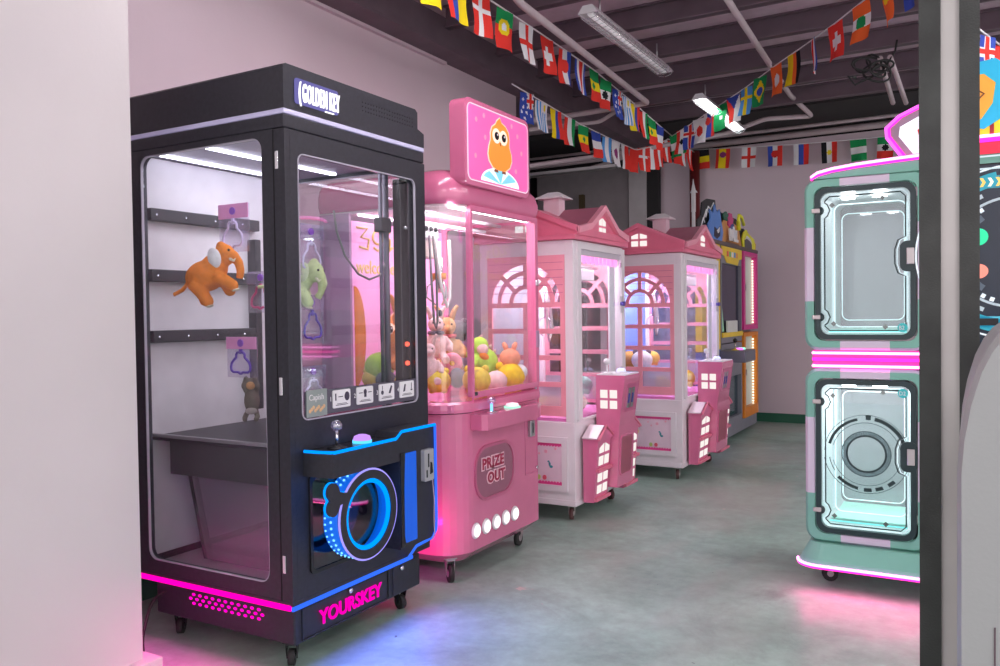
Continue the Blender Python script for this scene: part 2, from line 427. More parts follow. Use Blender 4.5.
def joystick(parent, x, y, z, ball, stem=CHROME, base=BLK2, h=.075):
    o = MB().lathe([(.035, 0), (.035, .004), (.018, .006), (.014, .012), (.0, .012)], (x, y, z)).build('joystick_base', base, parent)
    MB().cyl((x, y, z + .01), (x, y, z + h - .015), .006, 10).build('stick', stem, o)
    MB().ball((x, y, z + h), .021).build('ball_top', ball, o)
def button(parent, x, y, z, m, rim=WPL, r=.034):
    o = MB().lathe([(r, 0), (r, .008), (r * .85, .012), (0, .012)], (x, y, z)).build('button_rim', rim, parent)
    MB().lathe([(r * .8, .01), (r * .78, .022), (r * .5, .03), (0, .032)], (x, y, z)).build('button', m, o)
def smooth_body(o, vox=.01):
    md = o.modifiers.new('merge', 'REMESH'); md.mode = 'VOXEL'; md.voxel_size = vox; md.use_smooth_shade = True
    sm = o.modifiers.new('soft', 'SMOOTH'); sm.factor = .5; sm.iterations = 4
    return o
def lockpart(parent, x, z, y=-.0, r=.011, name='key_lock'):
    MB().lathe([(r, 0), (r, -.006), (r * .7, -.009), (0, -.009)], (x, y, z), 14, 'y').build(name, CHROME, parent)

# ------------------------------------------------------------------ black key machine
# local frame: x along the aisle, y into the machine, z up; turned to face the aisle
bk = thing('arcade_key_machine', 'black prize machine with white lettered header, blue lit prize ring and pink base strip', 'prize machine', (-2.03, 2.08, 0), PI / 2)
W, DP = .83, .82
# plinth
m = MB(); m.box(.035, .795, .03, .765, .09, .228, .008); m.build('plinth', BLK, bk)
m = MB(); m.holed(rrect(.07, .57, .098, .215, .002), rrect(.074, .566, .102, .211, .002), MY, .026, .033); m.build('plinth_panel_frame', BLK2, bk)
m = MB(); m.box(.60, .775, .026, .033, .098, .215, .002); m.build('plinth_door', BLK, bk)
lockpart(bk, .33, .203, .026); lockpart(bk, .655, .20, .026)
# pink perforations on the near side of the plinth
m = MB()
for row, (z, n, off) in enumerate(((.194, 11, .5), (.177, 12, 0), (.160, 11, .5))):
    for i in range(n):
        v = .185 + (i + off) * .0345
        m.loft([[(d, v + .0095 * math.cos(a), z + .0058 * math.sin(a)) for a in [2 * PI * q / 8 for q in range(8)]] for d in (.0335, .036)])
m.build('speaker_holes', glow('pink perforation', (1, 0, .42), 1.3), bk, kind='stuff')
text('plinth_lettering', 'YOURSKEY', .074, glow('pink lettering', (1, .0, .42), 1.0), bk, (.158, .024, .128), FR, .002, .98, .0018)
# light strips: pink on the near side, blue in front
MB().box(-.006, .006, .01, DP + .005, .230, .250, .003).build('side_light_strip', PINKG, bk)
MB().box(-.004, .70, -.004, .006, .230, .246, .003).build('front_light_strip', BLUEG, bk)
# body shell: floor plate, near side frame, far side frame, back frame, front frame
m = MB(); m.box(0, W, .0, DP, .246, .2615, .002); m.build('floor_plate', BLK, bk)
side_out = rrect(.055, DP, .262, 1.900, .004); side_in = rrect(.108, .760, .312, 1.878, .045)
for nm, x0, x1 in (('near_side_frame', 0, .03), ('far_side_frame', W - .03, W)):
    s = MB().holed(side_out, side_in, MX, x0, x1).build(nm, BLK, bk)
    xg = (x0 + x1) / 2
    MB().box(xg - .002, xg + .002, .110, .758, .314, 1.876).build('side_glass', GLASS, s)
    r_ = MB(); r_.holed(rrect(.106, .762, .31, 1.880, .046), rrect(.112, .756, .316, 1.874, .042), MX, x0 + .002, x0 + .012); r_.build('glass_gasket', paint('pale gasket', (.45, .42, .5), .3), s)
m = MB(); m.holed(rrect(.031, W - .031, .263, 1.90, .004), rrect(.06, W - .06, .31, 1.87, .02), MY, DP - .025, DP - .001); m.build('back_frame', BLK, bk)
MB().box(.031, W - .031, DP - .03, DP - .024, .31, 1.89).build('back_board', paint('pale grey back board', (.80, .76, .80), .35), bk)
# front door: post with rounded near corner + frame round the display window
fo = rrect(.0255, W, .262, 1.898, .004)
m = MB(); m.holed(fo, rrect(.060, .757, .885, 1.822, .03), MY, 0, .03)
dr = m.build('front_door', BLK, bk)
m = MB(); m.loft([[(x, y, z) for x, y in ((0, .0), (.025, 0), (.025, .05), (0, .05))] for z in (.262, 1.898)]); m.build('door_edge', BLK, dr)
MB().box(.074, .755, .012, .017, .887, 1.82).build('front_glass', GLASS, dr)
m = MB(); m.holed(rrect(.060, .757, .885, 1.822, .03), rrect(.064, .753, .889, 1.818, .027), MY, -.003, .006); m.build('glass_gasket', paint('pale gasket', (.45, .42, .5), .3), dr)
m = MB(); m.box(.70, .757, .035, .075, .885, 1.822, .004); m.build('lock_rail', BLK2, dr)
for z in (1.62, 1.13, 1.05):
    MB().ball((.728, .03, z), .010).build('rail_fitting', CHROME if z > 1.2 else glow('red led', (1, .1, .05), 2), dr)
for z in (.36, .98, 1.76):
    MB().box(-.004, .004, .028, .042, z, z + .062, .001).build('hinge', CHROME, bk)
# dark seam line between near post and door
MB().box(-.001, .001, .051, .0545, .262, 1.898).build('door_gap', paint('gap black', (.003, .003, .003), .9), bk)
# header
m = MB(); m.box(.0, W, .0, DP, 1.949, 1.967, .003); m.build('header_light_strip', paint('silver violet strip', (.55, .52, .72), .25, emit=(.62, .55, 1), es=.08), bk)
m = MB(); m.box(.0, W, .002, DP, 1.9015, 1.948, .004); m.build('header_band', BLK, bk)
prof = [(0, 1.967), (W, 1.967), (W, 2.025), (.785, 2.040), (.785, 2.108), (.77, 2.12), (.012, 2.12), (0, 2.11)]
m = MB(); m.prism(prof, MY, .0, DP); m.build('header_box', BLK, bk)
m = MB()
for i in range(20):
    for j in range(3):
        m.box(.42 + i * .017, .425 + i * .017, -.001, .001, 2.072 - j * .016 + .0, 2.077 - j * .016)
m.build('header_vents', BLK2, bk, kind='stuff')
# backlit letters standing off the header face
bp_ = MB().prism(rrect(.052, .275, 1.992, 2.080, .010), MY, -.006, -.001).build('letter_backlight', glow('violet white backlight', (.20, .18, .50), .7), bk)
text('header_lettering', 'GOLDEN KEY', .092, glow('white lettering', (1, .98, 1), 1.2), bk, (.083, -.010, 2.002), FR, .003, .32, .0008, sp=1.10)
text('header_lettering', '(', .090, glow('white lettering', (1, .98, 1), 1.2), bk, (.064, -.010, 2.006), FR, .003, .4, .001)
MB().box(.20, .245, -.012, -.006, 1.989, 1.993).build('letter_underline', glow('white lettering', (1, .98, 1), 3), bk)
# inside: lamps, bars, posts, shelf, chute
for i, (a0, a1, yy) in enumerate(((.06, .77, .10), (.06, .77, .44), (.06, .77, .70))):
    MB().box(a0, a1, yy, yy + .02, 1.885, 1.893).build('interior_light', glow('cool interior strip', (.86, .84, 1), 7), bk)
m = MB(); m.box(.03, W - .03, .03, DP - .03, 1.893, 1.90); m.build('interior_ceiling', paint('violet grey ceiling', (.32, .30, .42), .4), bk)
for z in (1.66, 1.42, 1.178):
    b = MB().box(.035, .60, DP - .075, DP - .035, z - .022, z + .026, .003).build('rail', DKGREY, bk)
    for x in (.06, .2, .35, .5):
        MB().lathe([(.006, 0), (.006, -.003), (0, -.004)], (x, DP - .075, z), 8, 'y').build('screw', CHROME, b)
MB().box(.565, .60, DP - .08, DP - .03, .84, 1.60, .004).build('upright', DKGREY, bk)
MB().box(.03, .80, .06, DP - .03, .775, .787, .003).build('shelf', BLK, bk)
MB().box(.03, .045, .06, DP - .03, .787, .80, .002).build('shelf_lip', STEEL, bk)
for x in (.650, .685):
    MB().cyl((x, .10, .80), (x, .10, 1.88), .013 if x > .66 else .008, 14).build('claw_post', paint('anodised post', (.16, .15, .19), .45, .4), bk)
m = MB(); m.box(.632, .70, .08, .122, 1.60, 1.66, .004); m.build('claw_block', DKGREY, bk)
# prize chute: leaning panels under the shelf
m = MB(); m.loft([[(.10, .16, .775), (.10, .68, .775), (.13, .60, .30), (.13, .16, .30)], [(.106, .16, .775), (.106, .68, .775), (.136, .60, .30), (.136, .16, .30)]]); m.build('chute_panel', GLASS2, bk)
m = MB(); m.loft([[(.10, .68, .775), (.13, .60, .30), (.16, .60, .30), (.13, .68, .775)], [(.10, .66, .775), (.13, .58, .30), (.16, .58, .30), (.13, .66, .775)]]); m.build('chute_edge', DKGREY, bk)
m = MB(); m.box(.06, .78, .10, .70, .64, .775, .004); m.build('mechanism_box', DKGREY, bk)
MB().box(.035, .79, .06, DP - .05, .264, .290, .003).build('inner_floor', paint('grey inner floor', (.42, .38, .42), .4), bk)
MB().box(.70, .72, .12, .70, .30, .64, .003).build('inner_wall', DKGREY, bk)
MB().tube([(.36, .10, 1.66), (.375, .10, 1.58), (.42, .10, 1.49), (.50, .10, 1.42), (.57, .10, 1.40), (.64, .10, 1.42), (.70, .10, 1.50)], .005, 6).build('air_hose', paint('grey hose', (.25, .23, .24), .5), bk)
MB().box(.04, .80, .012, .03, 1.823, 1.835).build('window_light', glow('greenish tube', (.85, 1, .9), 3), dr)
# instruction cards on the lower window
card = paint('white card', (.80, .78, .80), .5); ink = paint('card ink', (.04, .03, .06), .6)
MB().box(.08, .75, .0035, .0065, .895, .985).build('instruction_band', paint('clear smoke band', (.10, .09, .12), .2), dr)
MB().box(.085, .19, -.001, .0032, .893, .99).build('sticker', paint('grey green sticker', (.28, .32, .31), .4), dr)
text('sticker_lettering', 'Capish', .030, card, dr, (.095, -.002, .953), FR, .0006, .95)
cs = MB()
for i in range(9):
    cs.ball((.10 + .009 * i, -.002, .915 + .006 * (i % 3)), .007, (1, .2, 1), seg=8)
cs.build('sticker_picture', paint('sticker gold', (.7, .45, .25), .5), dr)
for i, x in enumerate((.222, .358, .494, .63)):
    c = MB().prism(rrect(x, x + .098, .912, .978, .006), MY, -.001, .003).build('instruction_card', card, dr)
    text('card_number', str(i + 1), .024, card, dr, (x - .018, -.001, .94), FR, .0005)
    g = MB()
    if i == 0: g.box(x + .012, x + .018, -.002, -.0005, .94, .966); g.prism([(x + .078 + .014 * math.cos(a), .952 + .017 * math.sin(a)) for a in [2 * PI * q / 14 for q in range(14)]], MY, -.002, -.0005); g.box(x + .03, x + .055, -.002, -.0005, .951, .954)
    if i == 1: g.prism([(x + .049 + .009 * math.cos(a), .958 + .011 * math.sin(a)) for a in [2 * PI * q / 12 for q in range(12)]], MY, -.002, -.0005); g.box(x + .043, x + .056, -.002, -.0005, .938, .95); g.box(x + .012, x + .033, -.002, -.0005, .954, .957); g.box(x + .066, x + .088, -.002, -.0005, .954, .957)
    if i == 2: g.prism([(x + .02 + .008 * math.cos(a), .945 + .009 * math.sin(a)) for a in [2 * PI * q / 12 for q in range(12)]], MY, -.002, -.0005); g.box(x + .019, x + .022, -.002, -.0005, .956, .972); g.prism([(x + .06, .94), (x + .072, .938), (x + .084, .966), (x + .076, .97), (x + .068, .955)], MY, -.002, -.0005)
    if i == 3: g.prism([(x + .022, .936), (x + .034, .938), (x + .04, .966), (x + .032, .968)], MY, -.002, -.0005); g.box(x + .078, x + .081, -.002, -.0005, .945, .97); g.box(x + .074, x + .085, -.002, -.0005, .938, .944)
    g.box(x + .015, x + .083, -.0016, -.0005, .921, .9235); g.box(x + .022, x + .076, -.0016, -.0005, .926, .928)
    g.build('card_drawing', ink, c)
# console: a seven-shaped box standing proud of the door
yf = -.125
con = MB(); 
con.prism([(.062, -.0), (.062, .01), (.69, .01), (.69, yf), (.075, yf)], MZ, .69, .777)
co_ = con.build('console', BLK, bk)
con = MB(); con.box(.455, .689, yf, .0, .345, .69); con.build('console_column', BLK, co_)
con = MB(); con.prism([(.455, .777), (.69, .777), (.69, .800), (.47, .800)], MY, yf, -.002); con.build('console_step', BLK, co_)
# blue outline of the console front
def strip(pts, name, par, r=.006, m=CYANG): return MB().tube(pts, r, 6).build(name, m, par)
strip([(.058, -.01, .780), (.064, yf * .55, .780), (.078, yf - .004, .780), (.43, yf - .004, .780), (.465, yf - .004, .803), (.692, yf - .004, .803)], 'console_light_strip', co_)
strip([(.692, yf - .004, .803), (.694, yf - .004, .40), (.69, yf - .004, .372), (.665, yf - .004, .345), (.66, yf * .4, .30), (.66, -.004, .24)], 'console_light_strip', co_, .006, BLUEG)
# deck plate, joystick, buttons
MB().prism([(.07, -.004), (.09, yf + .01), (.44, yf + .01), (.44, -.004)], MZ, .777, .781).build('control_deck', BLK2, co_)
joystick(bk, .16, -.07, .781, glass('crystal ball', (.85, .8, 1), .35, .8, .05), h=.08)
o = MB().lathe([(.036, 0), (.036, .01), (.0, .01)], (.30, -.07, .781)).build('button_rim', glow('cyan button rim', (.1, .6, 1), 1.2), bk)
MB().lathe([(.034, .01), (.03, .024), (.015, .03), (0, .031)], (.30, -.07, .781)).build('button', glow('pink blue button', (.6, .3, 1), .9), o)
# blue recess and coin slot
m = MB(); m.box(.482, .560, yf - .004, yf + .001, .365, .715, .002); 
m.build('coin_return_panel', paint('blue lit acrylic', (.01, .05, .35), .25, emit=(.0, .16, 1), es=.35), co_)
m = MB(); m.prism([(.456, .72), (.485, .72), (.474, .55), (.474, .40), (.485, .355), (.456, .355)], MY, yf - .005, yf); m.build('panel_cheek', BLK2, co_)
cm = MB().prism(rrect(.595, .660, .585, .712, .006), MY, yf - .018, yf).build('coin_mechanism', paint('light grey metal', (.5, .5, .52), .35, .4), co_)
g = MB(); g.box(.62, .626, yf - .020, yf - .017, .64, .695); g.prism([(.632, .61), (.65, .615), (.645, .655), (.636, .66)], MY, yf - .021, yf - .017); g.box(.608, .614, yf - .020, yf - .017, .60, .63); g.build('coin_slot', BLK2, cm)
MB().tube([(.66, yf - .01, .585), (.668, yf - .012, .5), (.664, yf - .012, .42), (.67, yf - .01, .36), (.655, yf - .005, .335)], .0022, 6).build('lock_cable', paint('thin pinkish wire', (.5, .35, .42), .4), co_)
lockpart(bk, .635, .335, -.003, .014)
lockpart(bk, .672, .342, -.003, .010)
# prize window + ring
lw_ = MB().holed(rrect(.085, .60, .335, .69, .02), rrect(.098, .587, .348, .678, .02), MY, -.008, .001).build('prize_window', BLK2, bk)
MB().box(.092, .594, -.004, -.001, .34, .684).build('window_pane', glass('smoky pane', (.52, .48, .58), .08, .5), lw_)
def circ(cx, cz, r, y, n=48): return [(cx + r * math.cos(2 * PI * k / n), y, cz + r * math.sin(2 * PI * k / n)) for k in range(n)]
rc = (.258, .530); RR = .160
rg = MB(); rg.sector(rc[0], rc[1], .129, RR, 0, 2 * PI - 1e-4, MY, yf - .010, yf + .004, 64); ro = rg.build('prize_ring', BLK, bk)
MB().tube(circ(*rc, RR + .003, yf - .006), .004, 6, closed=True).build('ring_outer_light', glow('violet edge light', (.35, .3, 1), 1), ro)
MB().tube(circ(*rc, .121, yf), .0085, 8, closed=True).build('ring_inner_light', CYANG, ro)
m = MB(); n = 64; m.loft([[(rc[0] + rr * math.cos(2 * PI * k / n), y, rc[1] + rr * math.sin(2 * PI * k / n)) for k in range(n)] for rr, y in ((RR, yf + .004), (RR, yf + .07), (RR - .008, yf + .07), (RR - .008, yf + .004))], False, False, smooth=True)
m.build('ring_barrel', paint('blue lit barrel', (.02, .12, .5), .25, emit=(.0, .16, 1), es=.45), ro)
for rad, yy in ((RR - .012, yf + .04),):
    g = MB()
    for k in range(44):
        a = 2 * PI * k / 44; g.ball((rc[0] + RR * math.cos(a), yf + .035, rc[1] + RR * math.sin(a)), .005, seg=6)
        g.ball((rc[0] + RR * math.cos(a + .07), yf + .062, rc[1] + RR * math.sin(a + .07)), .004, seg=6)
    g.build('led_dots', glow('pale blue leds', (.15, .5, 1), 1.6), ro, kind='stuff')
MB().tube(circ(*rc, .125, .03), .007, 6, closed=True).build('ring_rear_light', glow('violet light', (.5, .2, 1), 3), ro)
m = MB(); m.prism([(rc[0] + .12 * math.cos(2 * PI * k / 40), rc[1] + .12 * math.sin(2 * PI * k / 40)) for k in range(40)], MY, yf + .03, yf + .033); m.build('ring_glass', GLASS, ro)
# bone-shaped tab
def bone(y0, y1, g):
    m = MB()
    pts = []
    for i in range(48):
        a = 2 * PI * i / 48
        # two lobes joined by a neck that runs to the ring
        best = 0
        for cx, cz, r in ((-.038, .030, .030), (-.038, -.026, .030), (.0, .0, .022), (.03, .0, .016)):
            dx, dz = math.cos(a), math.sin(a); b = dx * cx + dz * cz; q = b * b - (cx * cx + cz * cz - (r + g) ** 2)
            if q > 0: best = max(best, b + math.sqrt(q))
        pts.append((.100 + best * math.cos(a) * 1.0, .618 + best * math.sin(a) * 1.0))
    return m.prism(pts, MY, y0, y1)
bo = bone(yf - .012, yf - .002, 0).build('bone_tab', BLK, ro)
bone(yf - .001, yf + .006, .003).build('tab_backlight', CYANG, bo)
# blue light on the floor comes from an added unseen strip lamp; casters
for x, y in ((.085, .09), (.72, .09), (.10, .70), (.72, .70)):
    caster(bk, x, y, .030, .09, .5 + x, y < .3, BLK2, RUBBER)
tag(pipe('power_cable', [(-2.70, 2.13, .20), (-2.80, 2.10, .15), (-2.76, 2.02, .03), (-2.66, 1.95, .008), (-2.58, 1.90, .006), (-2.50, 1.86, .006)], .006, '', m=RUBBER), 'black power cable trailing from the black prize machine to the near wall', 'cable')

# key plates hanging inside + the plush prizes on them
ACR = glass('pale acrylic', (.93, .90, .97), .10, .6, .05, .06, (.9, .8, 1))
def key_plate(wx, wy, wz, h, w, outline, header, label, rz=PI / 2):
    t = thing('key_plate', label, 'prize key plate', (wx, wy, wz), rz)
    MB().box(-w / 2, w / 2, -.003, .003, -h, 0, .001).build('acrylic_sheet', ACR, t)
    MB().box(-w / 2, w / 2, -.007, -.0035, -h * .30, 0, .001).build('header_plate', header, t)
    pts = []
    K = [(0, 1), (.30, .95), (.42, .75), (.42, .45), (.62, .25), (.86, -.05), (.95, -.45), (.92, -.80), (.70, -1), (.2, -1), (.1, -1.12), (0, -1.15)]
    K = K + [(-x, z) for x, z in K[1:-1][::-1]]
    pts = [(.34 * w * x, -.010, -h * .62 + h * .25 * z) for x, z in K]
    MB().tube(pts, w * .030, 6, closed=True).build('key_outline', outline, t)
    MB().cyl((0, -.012, -h * .15), (0, -.006, -h * .15), w * .09, 12).build('key_hole', paint('violet knob', (.3, .1, .6), .3), t)
    MB().box(-w * .04, w * .04, -.012, -.004, -h * .42, -h * .30, .001).build('key_stem', outline, t)
    return t
VIO = paint('violet outline', (.14, .06, .5), .4)
PLO = paint('pale lilac outline', (.7, .6, .85), .4)
MAG = paint('magenta outline', (.6, .05, .2), .4)
HDP = paint('pink header plate', (.85, .35, .65), .4)
key_plate(-2.52, 2.30, 1.70, .19, .165, PLO, HDP, 'pale clear key plate above the orange elephant, highest on the left', 0)
key_plate(-2.52, 2.44, 1.44, .17, .16, MAG, ACR, 'clear key plate with magenta outline right of the orange elephant', 0)
key_plate(-2.49, 2.30, 1.175, .16, .165, VIO, HDP, 'key plate with violet outline and pink header above the grey monkey', 0)
key_plate(-2.22, 2.40, 1.61, .20, .15, PLO, ACR, 'pale key plate above the pale green elephant')
key_plate(-2.23, 2.41, 1.335, .19, .145, VIO, ACR, 'key plate with violet outline below the pale green elephant')
key_plate(-2.23, 2.41, 1.06, .15, .15, PLO, ACR, 'lowest pale key plate just above the instruction cards')

def elephant(loc, rot, sc, body, ear, tusk, label, ribs=False):
    t = thing('plush_elephant', label, 'plush toy', loc, 0); t.rotation_euler = rot; t.scale = (sc, sc, sc)
    m = MB()
    m.ball((0, 0, 0), .075, (1.25, .9, .95)); m.ball((.045, 0, .025), .062, (1, .9, 1))
    m.ball((.105, 0, .070), .048, (1, .9, 1.05)); m.ball((.10, 0, .112), .022)
    m.tube([(.12, 0, .08), (.145, 0, .055), (.158, 0, .02), (.156, 0, -.02), (.142, 0, -.05)], .022, 10, rfn=lambda q: .026 - .010 * q + (.003 * math.sin(q * 40) if ribs else .001 * math.sin(q * 50)))
    for sx, sy, ex, ez in ((-.055, -.035, -.01, -.115), (-.055, .035, -.045, -.10), (.055, -.035, .115, -.075), (.05, .035, .075, -.085)):
        m.tube([(sx, sy, -.02), ((sx + ex) / 2 + .005, sy * 1.1, (-.02 + ez) / 2), (ex, sy * 1.1, ez)], .028, 10, rfn=lambda q: .031 - .004 * q)
        m.ball((ex, sy * 1.1, ez), .027)
    m.tube([(-.085, 0, -.01), (-.12, 0, -.035), (-.165, 0, -.045)], .010, 8)
    smooth_body(m.build('body', body, t), .006)
    for s in (-1, 1):
        MB().ball((.072, s * .047, .062), .040, (.75, .28, 1.15), seg=16).build('ear', ear, t)
        MB().tube([(.13, s * .022, .045), (.148, s * .03, .03), (.158, s * .03, .04)], .007, 8, rfn=lambda q: .008 - .006 * q).build('tusk', tusk, t)
        MB().ball((.138, s * .030, .082), .006).build('eye', BLK2, t)
    for ex, ez, sy in ((-.01, -.138, -.038), (.12, -.098, -.038)):
        MB().ball((ex + .004, sy, ez), .018, (1, 1, .35)).build('foot_pad', tusk, t)
    return t
ORG = plush('orange', (.90, .27, .04)); CREAM = plush('cream', (.85, .78, .62)); GRN_Y = plush('pale green', (.62, .70, .36))
elephant(at(206, 276, 3.17), (0, math.radians(-14), math.radians(30)), .86, ORG, plush('white', (.85, .84, .86)), CREAM, 'orange plush elephant with white ears hanging inside the black prize machine')
elephant(at(291, 283, 3.2), (0, math.radians(10), math.radians(20)), .82, GRN_Y, plush('pale green ear', (.72, .76, .5)), CREAM, 'pale green plush elephant behind the display glass of the black prize machine', True)
t = thing('plush_monkey', 'small grey brown plush monkey hanging below the violet key plate', 'plush toy', at(252, 398, 3.3)); t.rotation_euler = (0, 0, .6)
m = MB(); m.ball((0, 0, -.01), .035, (.9, .8, 1.5)); m.ball((0, 0, .055), .028)
for s in (-1, 1):
    m.tube([(s * .02, 0, .02), (s * .03, -.02, .05), (s * .015, -.02, .09)], .009, 8); m.tube([(s * .015, 0, -.05), (s * .025, -.02, -.075), (s * .02, -.04, -.085)], .011, 8)
smooth_body(m.build('body', plush('grey brown', (.20, .17, .14)), t), .005)
MB().ball((.0, -.022, .052), .018, (1, .7, .9)).build('face', plush('tan', (.6, .32, .15)), t)
MB().ball((0, -.02, -.05), .02, (1.2, .7, .7)).build('belly', plush('light grey', (.5, .45, .42)), t)

# ------------------------------------------------------------------ pink chick machine
pk = thing('claw_machine', 'glossy pink claw machine topped by a lit orange chick sign', 'claw machine', (-2.03, 3.12, 0), PI / 2)
W, DP, RC = .835, .80, .15
# local x: 0..W, y: 0 front .. DP back (the rear 0.2 is solid)
def shell(x0, x1, y0, y1, r, n=8, rfar=.02):
    """plan outline with a big radius at the near front corner"""
    pts = []
    for cx, cy, rr, a in ((x0 + r, y0 + r, r, PI), (x1 - rfar, y0 + rfar, rfar, 1.5 * PI), (x1 - .03, y1 - .03, .03, 0), (x0 + .03, y1 - .03, .03, PI / 2)):
        for i in range(n):
            t = a + PI / 2 * i / (n - 1); pts.append((cx + rr * math.cos(t), cy + rr * math.sin(t)))
    return pts
def ring3(pts, z): return [(a, b, z) for a, b in pts]
m = MB(); m.loft([ring3(shell(.07, W - .04, .06, DP - .03, .10), .085), ring3(shell(.0, W, .0, DP, RC), .135), ring3(shell(0, W, 0, DP, RC), .79)], smooth=False)
lb = m.build('lower_body', PNK, pk)
m = MB(); m.loft([ring3(shell(-.012, W + .004, -.012, DP, RC + .012), .795), ring3(shell(-.014, W + .006, -.014, DP, RC + .014), .81), ring3(shell(-.012, W + .004, -.012, DP, RC + .012), .835), ring3(shell(.004, W - .004, .004, DP, RC), .845)]); m.build('window_sill', PNK, pk)
# panelled front plate right of the rounded corner
m = MB(); m.holed(rrect(.155, W - .006, .70, .862, .002), rrect(.16, W - .01, .705, .857, .002), MY, -.006, .002); 
m.build('front_rail', PNK, pk)
# rounded top cap
m = MB(); rings = []
for inset, z in ((.0, 1.762), (-.010, 1.79), (-.012, 1.83), (.0, 1.875), (.03, 1.91), (.08, 1.93)):
    rings.append(ring3(shell(inset, W - inset, inset, DP, max(.03, RC - inset)), z))
m.loft(rings, smooth=True); m.build('top_cap', PNK, pk)
MB().loft([ring3(shell(.01, W - .01, .01, DP, RC), 1.752), ring3(shell(.01, W - .01, .01, DP, RC), 1.763)]).build('ceiling_plate', paint('pink white inner ceiling', (.85, .72, .76), .5), pk)
# posts and door frame
dfr = MB().holed(rrect(.150, W, .862, 1.765, .004), rrect(.168, W - .030, .885, 1.740, .004), MY, -.006, .022).build('door_frame', PNK, pk)
MB().box(.166, W - .028, .004, .009, .884, 1.741).build('door_glass', GLASS, dfr)
for z in (1.40, 1.13):
    MB().box(W - .035, W - .012, -.018, -.006, z - (.0 if z > 1.3 else .06), z + .03, .003).build('door_lock', CHROME if z > 1.3 else paint('mauve latch', (.35, .2, .32), .35), dfr)
MB().box(.168, .19, -.009, -.005, .868, .885).build('corner_sticker', DKGREY, dfr)
# curved corner glass + near side glass
m = MB()
def corner(r, z): 
    return [(RC - r * math.cos(PI / 2 * i / 10), RC - r * math.sin(PI / 2 * i / 10), z) for i in range(11)]
m.loft([[*corner(RC - .004, z), *[(a, b, z) for a, b, _ in reversed(corner(RC - .008, z))]] for z in (.845, 1.755)], smooth=False)
m.build('curved_glass', GLASS, pk)
MB().box(.004, .008, RC, .60, .845, 1.755).build('side_glass', GLASS, pk)
for xx in (0, W - .02):
    MB().box(xx + .002, xx + .018, .60, DP - .01, .845, 1.755, .002).build('rear_cheek', paint('mauve rear panel', (.46, .26, .42), .35), pk)
fs_ = MB().holed(rrect(.02, .60, .845, 1.755, .004), rrect(.05, .57, .875, 1.735, .02), MX, W - .02, W - .002).build('far_side_frame', PNK, pk)
MB().box(W - .013, W - .009, .048, .572, .873, 1.737).build('side_glass', GLASS, fs_)
BP = paint('backlit pink poster', (.90, .40, .70), .4, emit=(1, .38, .75), es=.35)
bb = MB().box(.02, W - .02, .60, .612, .80, 1.72, .002).build('back_poster', BP, pk)
YEL = paint('poster yellow', (.95, .68, .15), .5)
m = MB()                                               # row of bubbly yellow letters
def sq(x, z, s, kind):
    y = .596
    if kind == 0: m.tube([(x, y, z + s), (x + s * .8, y, z + s), (x + s * .3, y, z + s * .55), (x + s * .9, y, z + s * .5), (x + s * .8, y, z), (x + s * .2, y, z + .1 * s)], .006, 6)
    if kind == 1: m.tube([(x + s * .45 + s * .38 * math.cos(a), y, z + s * .62 + s * .32 * math.sin(a)) for a in [2 * PI * q / 14 for q in range(14)]], .006, 6, closed=True); m.tube([(x + .15 * s, y, z + .12 * s), (x + .45 * s, y, z - .02 * s), (x + .8 * s, y, z + .14 * s)], .006, 6)
    if kind == 2: m.tube([(x + .2 * s, y, z + s), (x + .3 * s, y, z + .9 * s)], .006, 6); m.tube([(x, y, z + .6 * s), (x + .3 * s, y, z + .6 * s), (x + .25 * s, y, z), (x + .5 * s, y, z + .2 * s)], .006, 6)
    if kind == 3:
        for q0, q1, rr in ((.45, .78, .2), (.2, .25, .2), (.7, .25, .2)):
            m.tube([(x + s * q0 + s * rr * math.cos(a), y, z + s * q1 + s * rr * math.sin(a)) for a in [2 * PI * q / 12 for q in range(12)]], .005, 6, closed=True)
for i in range(4): sq(.055 + i * .118, 1.585, .105, i)
m.build('poster_lettering', YEL, bb, kind='stuff')
text('poster_lettering', 'welcome to our', .095, YEL, bb, (.05, .598, 1.465), FR, .002, .9)
